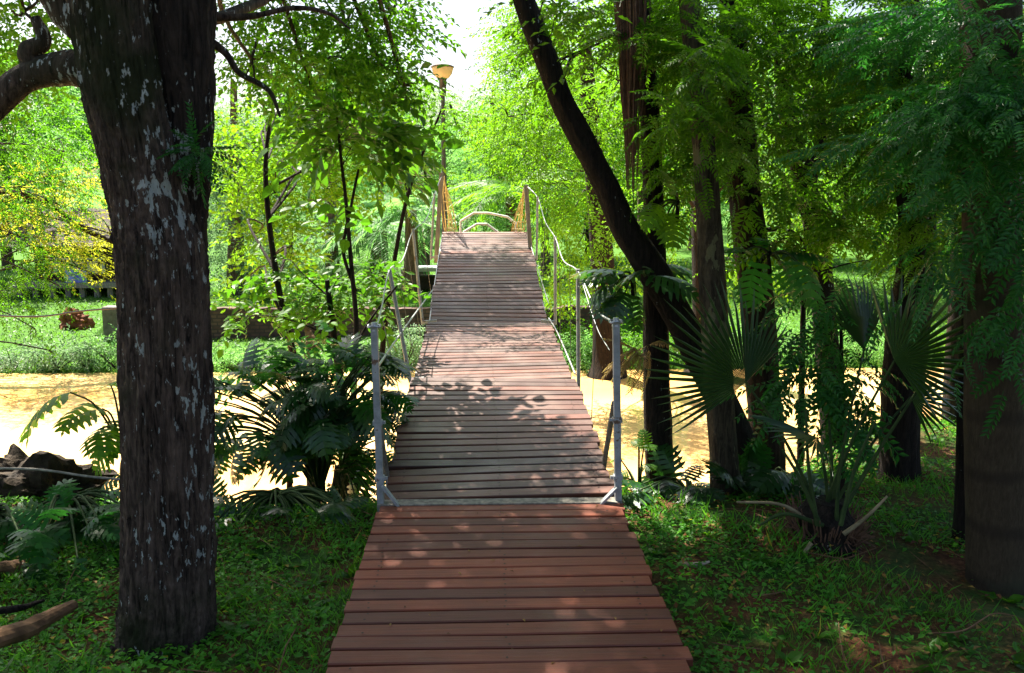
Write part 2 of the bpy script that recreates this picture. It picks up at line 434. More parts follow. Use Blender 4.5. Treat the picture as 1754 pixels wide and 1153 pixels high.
def CL(px, py, Y, rx, ry, n, ry_m=None):
    """clump from photo pixels: centre, radii in pixels at that distance, depth radius"""
    k = MPP(Y); return (tuple(P(px, py, Y)), (rx * k, ry_m or rx * k, ry * k), n)
def trunk_px(Y, rows, ground=None, flare=1.7, Yt=None):
    pts, rs = [], []
    ymax = rows[-1][1]; ymin = rows[0][1]
    for (px, py, r) in rows:
        YY = Y if Yt is None else Yt + (Y - Yt) * (py - ymin) / (ymax - ymin)
        pts.append(P(px, py, YY)); rs.append(r * MPP(YY))
    if ground is not None:
        b = pts[-1].copy(); b.z = ground(b.x, b.y) - .08
        if b.z < pts[-1].z - .02: pts.append(b); rs.append(rs[-1] * flare)
    return pts, rs

# ------------------------------------------------------------------ terrain
def sst(a, b, x):
    t = np.clip((x - a) / (b - a), 0, 1); return t * t * (3 - 2 * t)
WALLX0, WALLX1 = P(190, 560, 20).x, P(1010, 560, 20).x
WATER = -1.95
def Hn(x, y):
    x = np.asarray(x, float); y = np.asarray(y, float)
    e = 4.25 + .12 * np.sin(x * 1.7) + 1.65 * sst(1.3, 3.2, x) + .1 * sst(-1.2, -2.6, x)
    near = -2.7 * sst(0, 1, (y - e) / (3.3 + .7 * sst(1, 3, x))) + .02 * np.sin(x * 3.1 + y) + .018 * np.sin(y * 4.3 - x * 2) + .01 * np.sin(x * 9 + y * 7)
    far = -2.7 + .75 * sst(15.6, 17.1, y) + .22 * sst(17.1, 20, y)
    infl = sst(WALLX0 - .12, WALLX0 + .05, x) * (1 - sst(WALLX1, WALLX1 + 3, x))
    up = infl * (.66 * sst(20.05, 20.25, y)) + (1 - infl) * .35 * sst(19, 26, y)
    far = far + up + .25 * sst(26, 45, y) + .05 * np.sin(x * .7) * np.sin(y * .5) * sst(17, 20, y)
    mound = 0
    return np.where(y < 13, near, far) + mound
def H(x, y): return float(Hn(x, y))
def axis(ranges):
    a = []
    for lo, hi, st in ranges: a += list(np.arange(lo, hi, st))
    return np.array(a + [ranges[-1][1]])
xs = axis([(-900, -100, 160), (-100, -20, 8), (-20, -5, .5), (-5, 6, .09), (6, 20, .5), (20, 100, 8), (100, 900, 160)])
ys = axis([(-40, 0, 4), (0, 2, .25), (2, 7, .08), (7, 10, .25), (10, 19.9, .3), (19.9, 20.4, .05), (20.4, 50, .6), (50, 100, 5), (100, 2400, 200)])
X, Yg = np.meshgrid(xs, ys); Z = Hn(X, Yg)
mb = MB(); nx = len(xs); i = np.arange(len(ys) - 1)[:, None] * nx; j = np.arange(nx - 1)[None]
mb.add(np.stack([X, Yg, Z], -1).reshape(-1, 3), np.stack([i + j, i + j + 1, i + nx + j + 1, i + nx + j], -1).reshape(-1, 4))
tag(mb.build('ground', M['ground'], smooth=True), kind='structure', label='red brown soil banks and lawns on both sides of the river')
mb = MB(); mb.add([[-300, 5.2, WATER], [300, 5.2, WATER], [300, 17.6, WATER], [-300, 17.6, WATER]], [[0, 1, 2, 3]])
tag(mb.build('river_water', M['water']), kind='structure', label='muddy orange river in full sun')

# ------------------------------------------------------------------ bridge deck
WD = 1.2
def station(y, xl, xr):
    kl = P(xl, y, 1.0).x; kr = P(xr, y, 1.0).x
    Y = WD / (kr - kl); a = P(xl, y, Y); b = P(xr, y, Y); return np.array([(a.x + b.x) / 2, Y, a.z])
def planks(mb, A, B, rng, pitch=.0935, gap=.011, th=.028, roll=(0, 0), nails=True):
    Ln = np.linalg.norm(B - A); n = max(1, int(round(Ln / pitch))); d = (B - A) / Ln
    up = nrm(np.cross([1, 0, 0], d)[None])[0]
    st = Ln / n; wv_ = st - gap
    for k in range(n):
        c = A + d * (k + .5) * st
        ww = wv_ + rng.normal(0, .0030); ch = .004
        prof = [(-ww / 2, -th), (ww / 2, -th), (ww / 2, -ch), (ww / 2 - ch, 0), (-ww / 2 + ch, 0), (-ww / 2, -ch)]
        hl = WD / 2 + rng.normal(0, .006, 2); tz = rng.normal(0, .0024, 2); ty = rng.normal(0, .0022, 2)
        t = (k + .5) / n; rl = roll[0] + (roll[1] - roll[0]) * t
        V = []
        segs = np.linspace(-1, 1, 5); bow = rng.normal(0, .0012)
        for sx in segs:
            e = 0 if sx < 0 else 1
            for (a, b) in prof:
                V.append(c + np.array([sx * hl[e], 0, 0]) + d * (a + ty[e] * abs(sx)) + up * (b + tz[e] * abs(sx) + rl * sx + bow * (1 - sx * sx)))
        Fq = []
        for q in range(4):
            o = q * 6
            for p_ in range(6):
                Fq.append([o + p_, o + (p_ + 1) % 6, o + 6 + (p_ + 1) % 6, o + 6 + p_])
        mb.add(V, Fq)
        if nails:
            for sx in (-.515, .0, .515):
                for sy in (-.022, .022):
                    if rng.uniform() < .1: continue
                    cc = c + np.array([sx + rng.normal(0, .004), 0, 0]) + d * (sy + rng.normal(0, .003)) + up * (.0016 + roll[0] * 0 + rl * sx / .6 + .0)
                    an = np.linspace(0, 2 * math.pi, 8, endpoint=False)
                    mb.add([cc + np.array([math.cos(q_) * .0048, 0, 0]) + d * math.sin(q_) * .0048 for q_ in an], [list(range(8))], 1)
        mb.add(V[:6], [[0, 5, 4, 3, 2, 1]]); mb.add(V[-6:], [[0, 1, 2, 3, 4, 5]])
rng = np.random.default_rng(3)
S0 = station(1153, 555, 1185); S1 = station(866, 650, 1062)
zb = (S0[2] + S1[2]) / 2; DECKZ = zb
dirn = (S1 - S0); A0 = S0 - dirn * .75; A0[2] = zb; S1c = S1.copy(); S1c[2] = zb
mb = MB(); planks(mb, A0, S1c, rng)
bw = thing('boardwalk', (A0[0], A0[1], 0), 'reddish brown plank boardwalk leading from the foreground to the bridge', 'boardwalk')
mb.build('deck', [M['plank_near'], M['screw']], bw)
mb = MB()
for sx in (-.5, 0, .5):
    mb.box(((A0[0] + S1c[0]) / 2 + sx, (A0[1] + S1c[1]) / 2, zb - .029 - .03), (.06, S1c[1] - A0[1], .058))
for sx in (-.52, .52):
    mb.box(((A0[0] + S1c[0]) / 2 + sx, (A0[1] + S1c[1]) / 2, zb - .135), (.05, S1c[1] - A0[1] - .2, .09))
mb.build('joist', M['dark timber'], bw)

br_ = thing('suspension_bridge', (S1[0], S1[1], 0), 'narrow plank suspension bridge with cable handrails rising over the muddy river', 'bridge')
st = [station(862, 652, 1060), station(652, 706, 985), station(646, 706, 983), station(557, 733, 942), station(553, 735, 940), station(490, 742, 924), station(488, 742, 924), station(438, 753, 915), station(437, 753, 915), station(400, 758, 903)]
rolls = [(.016, -.010), (.016, -.006), (-.014, .008), (.010, -.008), (.006, 0)]
for k in range(5):
    a, b = st[2 * k].copy(), st[2 * k + 1].copy()
    d = nrm((b - a)[None])[0]; lift = [.012, .03, .02, .015, .01][k]
    a[2] += 0.0; b2 = b - d * .035; a2 = a + d * .065
    a2[2] += .0 if k == 0 else .0
    if k > 0: a2[2] -= .045; b2[2] += .03
    else: b2[2] += .03
    mb = MB(); planks(mb, a2, b2, rng, pitch=.098, gap=.017, roll=rolls[k])
    p = mb.build('deck_panel', [M['plank_far'], M['screw']], br_)
    fr = MB(); mid = (a2 + b2) / 2; Ln = np.linalg.norm(b2 - a2)
    ang = math.atan2(b2[2] - a2[2], b2[1] - a2[1]); yw = -math.atan2(b2[0] - a2[0], b2[1] - a2[1])
    R = (Matrix.Rotation(yw, 3, 'Z') @ Matrix.Rotation(ang, 3, 'X'))
    for sx in (-.592, .592): fr.box(mid + np.array([sx, 0, -.062]), (.028, Ln, .05), R)
    for tt in (.08, .5, .92): fr.box(a2 + (b2 - a2) * tt + np.array([0, 0, -.056]), (1.15, .04, .04), R)
    fr.build('panel_frame', M['steel'], p)
far_end = st[-1]
# the part of the deck beyond its crest
mb = MB(); E1 = far_end + np.array([0, .04, -.004]); E2 = far_end + np.array([.0, 1.2, -.04]); E3 = far_end + np.array([.02, 5.6, -.75])
planks(mb, E1, E2, rng, .098, .016); planks(mb, E2 + [0, .02, 0], E3, rng, .098, .016)
mb.build('deck_panel', [M['plank_far'], M['screw']], br_)
# threshold strip
mb = MB(); mb.box((S1[0], S1[1] + .02, zb - .004), (1.22, .075, .02)); mb.build('threshold_plate', M['timber'], br_)

def bar(mb, a, b, r, seg=8): tube(mb, [a, b], [r, r], seg)
def sqbar(mb, a, b, w_, d_=None):
    a = Vector(a); b = Vector(b); v = b - a; q = v.to_track_quat('Z', 'Y').to_matrix()
    mb.box(tuple((a + b) / 2), (w_, d_ or w_, v.length), q)
YN = S1[1] + .02
tops = {}
for s, base, top, foot, mid in (('l', (653, 868), (641, 560), (684, 868), (655, 832)), ('r', (1060, 862), (1055, 552), (1028, 864), (1057, 835))):
    a = P(*base, YN); b = P(*top, YN); a.z -= .1
    mb = MB(); sqbar(mb, a, b, .037, .032)
    po = mb.build('handrail_post', M['steel'], br_)
    mb = MB(); sqbar(mb, P(*mid, YN - .03), P(*foot, YN - .03) + Vector((0, 0, .0)), .034, .012); mb.build('brace', M['steel'], po)
    mb = MB(); tube(mb, [b + Vector((0, 0, -.02)), b + Vector((0, 0, .022))], [.021, .014], 10); 
    for q in range(10):
        pass
    tube(mb, [b + Vector((.03 * math.cos(u), .03 * math.sin(u), .004 + .004 * math.sin(3 * u))) for u in np.linspace(0, 6.3, 14)], [.006] * 14, 6)
    mb.build('cable_clamp', M['cable'], po); tops[s] = b
    for fy in ((705, 792) if s == 'l' else (700, 790)):
        tt = (fy - top[1]) / (base[1] - top[1]); q = b + (a - b) * tt; mb = MB(); mb.box(tuple(q), (.046, .042, .022)); mb.box((q.x + (.028 if s == 'l' else -.028), q.y, q.z), (.02, .012, .014)); mb.build('fitting', M['steel'], po)
    # the raking back prop
    mb = MB()
    if s == 'l': bar(mb, P(645, 690, YN + .05), P(668, 850, YN + .5), .014)
    else: bar(mb, P(1052, 690, YN + .05), P(1034, 800, YN + .5), .014)
    mb.build('prop', M['timber'], po)
mids = [(667, 462, 703, 655, 6.45), (707, 392, 724, 556, 8.75), (744, 332, 738, 445, 11.1),
        (990, 461, 991, 670, 6.45), (951, 405, 951, 556, 8.75), (921, 337, 919, 445, 11.1)]
for (x1, y1, x2, y2, Y) in mids:
    mb = MB(); bar(mb, P(x1, y1, Y), P(x2, y2, Y), .015 if Y < 10 else .014)
    a = P(x2, y2, Y); sgn = 1 if x2 < 850 else -1
    sqbar(mb, P(x2, y2 - 4, Y), P(x2 + sgn * 24, y2 - 6, Y), .03, .03)
    mb.build('handrail_post', M['steel'], br_)
for (x1, y1, x2, y2) in ((756, 296, 747, 450), (901, 317, 909, 435)):
    mb = MB(); sqbar(mb, P(x1, y1, 11.6), P(x2, y2, 11.6), .055, .055); 
    mb.build('end_post', M['timber'], br_)
hl = [(645, 560, YN), (654, 526, 5.4), (667, 463, 6.45), (690, 444, 7.6), (707, 397, 8.75), (731, 374, 10), (744, 334, 11.1), (757, 300, 11.6)]
hr = [(1052, 553, YN), (1020, 528, 5.4), (990, 465, 6.45), (965, 446, 7.6), (951, 407, 8.75), (934, 380, 10), (921, 339, 11.1), (903, 319, 11.6)]
def sagcable(rows, r, name, mat, par):
    mb = MB(); tube(mb, [P(*q) for q in rows], [r * .6] * len(rows), 8, len(rows) * 7); return mb.build(name, mat, par, smooth=True)
sagcable(hl, .0085, 'handrail_cable', M['cable'], br_)
sagcable(hr, .0085, 'handrail_cable', M['cable'], br_)
sagcable([(646, 630, YN), (690, 566, 6.6), (741, 497, 9.3)], .011, 'side_cable', M['cable'], br_)
sagcable([(735, 555, 8.7), (748, 462, 10.5), (757, 405, 11.6)], .009, 'side_cable', M['cable'], br_)
sagcable([(985, 640, 6.5), (955, 570, 8.4), (940, 545, 8.8)], .011, 'side_cable', M['cable'], br_)
sagcable([(940, 520, 9), (918, 450, 11), (905, 405, 11.8)], .009, 'side_cable', M['cable'], br_)
sagcable([(1044, 600, 4.6), (1022, 560, 5.4), (996, 480, 6.4)], .004, 'side_cable', M['cable'], br_)
# thin wire hangers from the handrail cables down to the deck edge
for (x1, y1, x2, y2, Yq) in ((652, 532, 690, 700, 5.35), (679, 452, 712, 628, 7.0), (697, 420, 722, 590, 8.1), (722, 381, 738, 500, 9.9), (1022, 530, 1012, 742, 5.4), (976, 456, 978, 640, 7.0), (958, 424, 960, 590, 8.0), (934, 380, 928, 505, 9.9)):
    mb = MB(); bar(mb, P(x1, y1, Yq), P(x2, y2, Yq), .0028, 5); mb.build('hanger_wire', M['timber'], br_)
# rope netting beyond the end posts
for (tx, ty, xa, xb) in ((761, 302, 762, 783), (897, 322, 876, 897)):
    mb = MB(); r2 = np.random.default_rng(8)
    for k in range(13):
        u = k / 12; e = P(xa + (xb - xa) * u, 397, 12.6 + .5 * u); s_ = P(tx + 3 * (u - .5), ty + 30 * abs(u - .5), 12.1)
        tube(mb, [s_, (s_ + e) / 2 + Vector(r2.normal(0, .02, 3)), e], [.0045] * 3, 5, 7)
    for k in range(5):
        u = .3 + .16 * k
        a = P(tx + (xa - tx) * u, ty + (397 - ty) * u, 12.4); b = P(tx + (xb - tx) * u, ty + (397 - ty) * u, 12.5)
        bar(mb, a, b, .006, 5)
    mb.build('rope_net', M['rope'], br_)
# stair rail on the far side
sr = thing('stair_railing', tuple(P(820, 400, 16.8)), 'white tubular railing of the steps past the far end of the bridge', 'railing')
for rows in ([(789, 440), (789, 379), (812, 365), (836, 365), (870, 372), (884, 384)], [(794, 420), (794, 398), (817, 384), (834, 384), (853, 398), (862, 410)]):
    mb = MB(); Yq = 16.8 if rows[0][0] == 789 else 16.0
    pp = [P(a, b, Yq) for a, b in rows]
    for a, b in zip(pp[:-1], pp[1:]): bar(mb, a, b, .022)
    g = pp[0].copy(); g.z = H(g.x, g.y) - .1; bar(mb, pp[0], g, .022)
    g = pp[-1].copy(); g.z = H(g.x, g.y) - .1; bar(mb, pp[-1], g, .022)
    mb.build('rail', M['white paint'], sr)

# ------------------------------------------------------------------ lamp post
YL = 16.4; lt_ = P(758, 122, YL); lb = Vector((lt_.x, YL, H(lt_.x, YL) - .1))
lp = thing('street_lamp', tuple(lb), 'tall park lamp post with saucer shaped globe beside the far end of the bridge', 'street lamp')
mb = MB(); zs_ = P(758, 160, YL).z
tube(mb, [lb, Vector((lt_.x, YL, P(758, 296, YL).z)), Vector((lt_.x, YL, P(758, 294, YL).z)), Vector((lt_.x, YL, zs_ + .02))], [.055, .052, .042, .038], 14)
mb.build('pole', M['dark steel'], lp)
z0, z1, z2 = P(758, 163, YL).z, P(758, 135, YL).z, P(758, 112, YL).z
def lathe(mb, cx, cy, prof, seg=28):
    th = np.linspace(0, 2 * math.pi, seg, endpoint=False)
    V = np.array([[cx + r * math.cos(a), cy + r * math.sin(a), z] for r, z in prof for a in th])
    i = np.arange(len(prof) - 1)[:, None] * seg; j = np.arange(seg)[None]; j2 = (j + 1) % seg
    mb.add(V, np.stack([i + j, i + j2, i + seg + j2, i + seg + j], -1).reshape(-1, 4))
mb = MB(); lathe(mb, lt_.x, YL, [(.001, z0 - .02), (.05, z0 - .02), (.062, z0 + .05), (.068, z1 - .02), (.085, z1), (.001, z1)]); mb.build('socket', M['black'], lp, True)
mb = MB(); lathe(mb, lt_.x, YL, [(.06, z1 + .001), (.11, z1 + .015), (.17, z1 + .09), (.195, z2 - .05), (.19, z2 - .035)]); mb.build('globe', M['glass'], lp, True)
mb = MB(); lathe(mb, lt_.x, YL, [(.206, z2 - .04), (.208, z2 - .02), (.15, z2 + .005), (.001, z2 + .02)]); mb.build('cap', M['bark_far'], lp, True)

# ------------------------------------------------------------------ templates
rng = np.random.default_rng(11)
def alt(Ln, W, n=9, ln=.32, hi=False, **k): return [spray_alt(rng, n, ln, (leafT2 if hi else leafT)(Ln, W), **k) for _ in range(4)]
T_small = alt(.055, .028, 11, .28)                 # small oval leaves close by
T_tiny = alt(.042, .020, 12, .24)
T_mid = alt(.085, .042, 10, .42)
T_far = alt(.13, .075, 9, .55)
T_vfar = alt(.22, .12, 9, .9)
T_big = alt(.15, .085, 8, .42, hi=True, droop=.4)
T_pin = [spray_pin(rng, 9, .26, leafT(.062, .026)) for _ in range(4)]
T_pin2 = [spray_pin(rng, 12, .30, leafT(.045, .014)) for _ in range(2)]
T_comp = [spray_comp(rng, 4, .40, T_pin[k]) for k in range(3)]
T_fern = [spray_pin(rng, 22, .55, leafT(.11, .022), droop=.55) for _ in range(3)]
T_lace = alt(.035, .012, 14, .30, droop=.8)

TREES = 'trees around the river'
def tree(name, label, trunkrows, bark, leaf, clumps, templates, seed, seg=18, n=40, extra=(), scale=1.0, droop=-.15, subs=3, rb=.35, dens=2.2,
         lump=.05, ridges=.0, group=None, cat='tree', upj=.35, sag=.12, ground=None, more=None):
    rg = np.random.default_rng(seed); pts, rs = trunkrows
    clumps = [(c, r_, n_ * dens) for c, r_, n_ in clumps]
    b = pts[-1]; root = thing(name, (b.x, b.y, b.z), label, cat, group)
    mb = MB(); tube(mb, pts, rs, seg, n, lump, ridges, rg)
    for (p2, r2) in extra: tube(mb, p2, r2, max(8, seg * 2 // 3), 18, lump, ridges, rg)
    limbs(mb, rg, pts, rs, [c for c in clumps if c[2] > 0], rb, subs, sag)
    mb.build('trunk', bark, root, smooth=True)
    f = MB(); foliage(f, rg, clumps, templates, (b.x, b.y, b.z + 2), droop, up_jit=upj, scale=scale)
    f.build('crown', leaf, root)
    return root

def px(Y, rows): return [P(a, b, Y) for a, b, r in rows], [r * MPP(Y) for a, b, r in rows]

# ---- big twin stemmed tree on the left
YB = 3.1
k = MPP(YB)
rg = np.random.default_rng(21)
tb = P(285, 1125, YB)
root = thing('tree', (tb.x, tb.y, 0), 'thick twin stemmed tree with ridged bark and pale lichen left of the boardwalk', 'tree')
mb = MB()
main = [(150, -900, 30), (150, -400, 50), (165, -200, 60), (192, 0, 67), (213, 150, 66), (236, 260, 64), (258, 360, 66), (277, 450, 73), (283, 600, 75), (286, 800, 76), (288, 950, 79), (288, 1050, 84), (286, 1105, 95), (285, 1150, 120)]
pp, rr = px(YB, main); rr = [q * .96 for q in rr]; tube(mb, pp, rr, 150, 320, .03, .032, rg)
sec = [(420, -900, 26), (350, -400, 44), (320, -150, 50), (313, 0, 52), (318, 130, 45), (322, 250, 38), (314, 350, 40), (304, 450, 46), (300, 560, 50), (300, 700, 45)]
pp2, rr2 = px(YB + .07, sec); mb2 = MB(); tube(mb2, pp2, rr2, 90, 220, .04, .03, rg)
for rows, Yq in (([(175, 120, 34), (110, 118, 27), (50, 132, 22), (-10, 180, 22), (-110, 300, 16), (-190, 330, 10)], YB + .1),
             ([(185, 60, 34), (120, 20, 30), (80, -60, 27), (20, -200, 20)], YB + .05),
             ([(60, 128, 14), (50, 90, 16), (75, 70, 12), (60, 30, 8)], YB + .1),
             ([(345, 60, 9), (385, 90, 6), (410, 125, 5), (460, 155, 4), (480, 200, 2)], YB + .25),
             ([(345, 30, 8), (430, 28, 5), (500, 14, 4), (560, 22, 3), (600, 50, 1.5)], YB + .3)):
    a, b = px(Yq, rows); tube(mb, a, b, 24, 30, .06, .02, rg)
over = []  # unseen overhead clumps, laid out to shade the boardwalk and near ground
for (x, y, z, r, n) in ((-2.6, 5.2, 6.0, 1.9, 330), (-.9, 6.2, 6.6, 1.7, 320), (-3.6, 3.4, 5.2, 1.3, 90), (-.8, 4.2, 6.6, 1.7, 320), (.8, 5.6, 6.8, 1.2, 60),
                       (-3.0, 7.6, 6.2, 1.2, 200), (-2.2, 6.1, 6.9, 1.1, 220), (-3.5, 6.6, 5.6, 1.4, 190), (.5, 3.4, 6.2, 1.2, 60), (.6, 7.4, 6.9, 1.0, 80)):
    over.append(((x, y, z), (r, r, r * .45), n))
vis = [CL(40, 20, 5.2, 110, 80, 90), CL(-30, 100, 5.5, 90, 60, 60),
       CL(450, 0, 5.6, 100, 45, 60), CL(590, 40, 6.0, 110, 60, 125), CL(670, 20, 6.2, 50, 36, 30), CL(520, 110, 5.8, 90, 45, 100), CL(650, 110, 6.2, 70, 50, 60), CL(430, 100, 5.4, 50, 50, 14),
       CL(690, 145, 6.2, 30, 20, 10)]
limbs(mb, rg, pp[:6][::1], rr[:6], over + vis, .4, 4)
mb.build('trunk', M['bark_big'], root, smooth=True); mb2.build('stem', M['bark_stem'], root, smooth=True)
f = MB(); foliage(f, rg, [(a, b, c * 2.4) for a, b, c in over], alt(.11, .06, 12, .5), None); foliage(f, rg, [(a, b, c * 2.4) for a, b, c in vis], T_small, None, scale=.9)
f.build('crown', M['lf_mid'], root)
# fern tuft growing in the fork
mb = MB(); foliage(mb, rg, [CL(335, 265, YB - .05, 22, 16, 40)], T_pin, None, scale=.45)
tag(mb.build('fern_tuft', M['lf_jade']), 'small green fern tuft growing on the dark right stem of the big tree', 'fern')

# ---- far left tree hanging over the water in front of the house
tree('tree', 'yellow green tree hanging over the far left bank in front of the stilt house', trunk_px(17.8, [(-130, 150, 20), (-110, 300, 26), (-100, 480, 32), (-95, 640, 40)], H),
     M['bark_dark'], M['lf_yellow'], [CL(120, 400, 17.6, 90, 45, 60, 1.2), CL(60, 350, 17.4, 90, 60, 110, 1.2), CL(130, 425, 17.9, 60, 26, 60, .6), CL(130, 455, 17.5, 60, 20, 24, .8), CL(190, 480, 17.6, 22, 26, 10, .5), CL(190, 400, 17.6, 40, 40, 24, .7),
      CL(120, 320, 17.8, 70, 40, 36, 1)], T_mid, 31, extra=[px(17.8, [(-110, 330, 12), (0, 330, 8), (70, 342, 7), (130, 385, 6), (205, 420, 3)])], group=None, scale=.8)
tree('tree', 'dark leaved tree with drooping twigs at the left edge over the far lawn', trunk_px(16.9, [(-170, 100, 22), (-160, 300, 26), (-150, 480, 32), (-150, 640, 40)], H),
     M['bark_dark'], M['lf_mid'], [CL(75, 440, 17.0, 45, 30, 40, .8), CL(100, 350, 17, 60, 40, 50, 1), CL(20, 260, 16.5, 90, 60, 90, 1.2), CL(110, 260, 16.8, 80, 50, 70, 1.2), CL(20, 400, 16.4, 70, 70, 85, 1.1), CL(80, 480, 16.2, 55, 55, 50, .8), CL(0, 500, 16.3, 60, 60, 60, 1), CL(30, 320, 16.3, 80, 50, 60, 1), CL(55, 560, 16.2, 14, 30, 8, .3), CL(85, 600, 16.3, 12, 14, 4, .3),
      CL(10, 120, 17.2, 70, 40, 36, 1)], T_mid, 33, scale=.75, droop=-.5)

# ---- generic background trees
def generic(seed, h, cr, leaf, bark, name, temps, ncl=26, nsp=42, low=.12, thin=1.0, squash=.9):
    rg = np.random.default_rng(seed)
    root = bpy.data.objects.new(name, None); COL.objects.link(root)
    mb = MB(); top = Vector((rg.normal(0, .4), rg.normal(0, .4), h * .82))
    tr = [top, Vector((top.x * .5 + rg.normal(0, .2), top.y * .5, h * .5)), Vector((rg.normal(0, .1), 0, h * .22)), Vector((0, 0, -.3))]
    rs = [.05, .10, .15, .24]
    tube(mb, tr, rs, 10, 20, .06, 0, rg)
    cl = []
    for _ in range(ncl):
        d = nrm(rg.normal(0, 1, 3)[None])[0]; q = rg.uniform(.35, 1) ** .6
        c = np.array([d[0] * cr * q, d[1] * cr * q, h * (low + 1) / 2 + d[2] * h * (1 - low) / 2 * q * squash])
        r = cr * rg.uniform(.28, .48); cl.append((tuple(c), (r, r, r * .75), 3 * nsp * rg.uniform(.6, 1.3)))
    limbs(mb, rg, tr, rs, cl, .4, 2)
    a = mb.build('trunk', bark, None, smooth=True); a.parent = root
    f = MB(); foliage(f, rg, cl, temps, (0, 0, h * .5)); b = f.build('crown', leaf, None); b.parent = root
    return root
def copy_tree(o):
    c = o.copy(); COL.objects.link(c)
    for ch in o.children:
        d = ch.copy(); COL.objects.link(d); d.parent = c
    return c
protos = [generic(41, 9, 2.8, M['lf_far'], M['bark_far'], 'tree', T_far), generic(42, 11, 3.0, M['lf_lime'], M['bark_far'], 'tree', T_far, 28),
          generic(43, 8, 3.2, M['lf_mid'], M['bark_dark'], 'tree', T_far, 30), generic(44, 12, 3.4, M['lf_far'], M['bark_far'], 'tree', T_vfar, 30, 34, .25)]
used = set()
def put(kd, pxx, Y, s, label, group='sunlit trees beyond the river', rz=None):
    o = protos[kd] if kd not in used else copy_tree(protos[kd]); used.add(kd)
    x = P(pxx, 500, Y).x; o.location = (x, Y, H(x, Y)); o.scale = (s, s, s)
    o.rotation_euler = (0, 0, (pxx * 1.7 + Y) % 6.28 if rz is None else rz)
    tag(o, label, 'tree', group)
BG = [
 (0, 20, 33, 1.0, 'leafy tree behind the stilt house at the far left edge'),
 (3, 215, 46, .85, 'tall tree far behind the big left trunk'),
 (1, 330, 38, .62, 'light green tree seen just right of the big left trunk beyond the lawn'),
 (2, 470, 31, .72, 'rounded green tree on the far lawn behind the grey green conifer'),
 (3, 600, 52, .95, 'pale distant tree above the lawn left of the lamp post'),
 (0, 655, 40, .62, 'green tree on the far lawn between the two palms'),
 (1, 735, 60, .85, 'washed out distant tree directly behind the lamp post'),
 (3, 800, 66, .80, 'farthest pale tree in the gap over the bridge'),
 (0, 850, 34, .60, 'bright tree straight ahead past the end of the bridge'),
 (1, 935, 27, .74, 'lime green tree just right of the bridge end post'),
 (2, 1010, 36, 1.05, 'dense tree behind the leaning dark trunk'),
 (1, 1100, 30, 1.0, 'lime tree seen between the leaning trunk and the hanging roots'),
 (0, 1185, 40, 1.15, 'sunlit tree seen left of the lichen covered trunk'),
 (1, 1290, 28, 1.0, 'lime tree across the river between the lichen trunk and the forked tree'),
 (0, 1400, 34, 1.1, 'sunlit tree across the river behind the forked tree'),
 (2, 1500, 42, 1.2, 'darker distant tree left of the straight black trunk'),
 (1, 1600, 29, 1.0, 'lime tree across the river right of the straight black trunk'),
 (0, 1730, 35, 1.15, 'sunlit tree across the river at the right edge behind the ringed trunk'),
 (2, 1830, 27, 1.0, 'green tree across the river cut by the right edge of the view'),
 (2, -80, 28, 1.05, 'green tree across the river cut by the left edge of the view'),
]
for a in BG: put(*a)

# ---- far wood closing the view
rgf = np.random.default_rng(50); cl = []
for q in range(150):
    xx = rgf.uniform(-48, 48); yy = rgf.uniform(48, 66); hh = 8.5 + 1.5 * math.sin(xx * .4) + rgf.normal(0, 1)
    if -5.5 < xx < 1.2: hh = 5.6
    zz = rgf.uniform(0, 1) * hh; cl.append(((xx, yy, zz - .8), (2.4, 2.0, 1.7), 120))
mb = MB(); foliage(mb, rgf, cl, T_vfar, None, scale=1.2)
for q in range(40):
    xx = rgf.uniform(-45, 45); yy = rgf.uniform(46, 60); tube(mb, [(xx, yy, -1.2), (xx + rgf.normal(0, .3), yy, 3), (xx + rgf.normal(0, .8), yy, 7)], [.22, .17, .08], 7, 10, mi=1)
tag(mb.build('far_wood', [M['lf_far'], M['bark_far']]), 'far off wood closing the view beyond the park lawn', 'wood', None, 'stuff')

# ---- grey green conifer like tree
rg = np.random.default_rng(55)
cl = [CL(400, 200 + 38 * q, 23 + .2 * (q % 3), 45 + 5 * q, 30, 60, 1.2) for q in range(8)] + [CL(360, 330, 22.5, 40, 60, 50, 1), CL(450, 400, 22.5, 35, 50, 40, 1)]
tree('tree', 'grey green feathery tree on the far lawn right of the big trunk', trunk_px(23, [(400, 140, 5), (402, 300, 9), (404, 420, 13), (405, 520, 16)], H), M['bark_far'], M['lf_blue'], cl,
     alt(.09, .035, 14, .45, droop=.6), 56, scale=1.0, droop=-.6)
cl = [CL(545, 330, 24, 35, 50, 45, 1.2), CL(560, 420, 24, 40, 60, 60, 1.2), CL(510, 400, 24, 30, 40, 30, 1), CL(600, 390, 24, 25, 40, 30, 1)]
tree('tree', 'blue green tree with a pale straight trunk behind the sapling', trunk_px(24, [(560, 200, 5), (566, 300, 9), (568, 420, 11), (570, 500, 13)], H), M['bark_far'], M['lf_blue'], cl, alt(.09, .04, 12, .45, droop=.5), 57, droop=-.5)

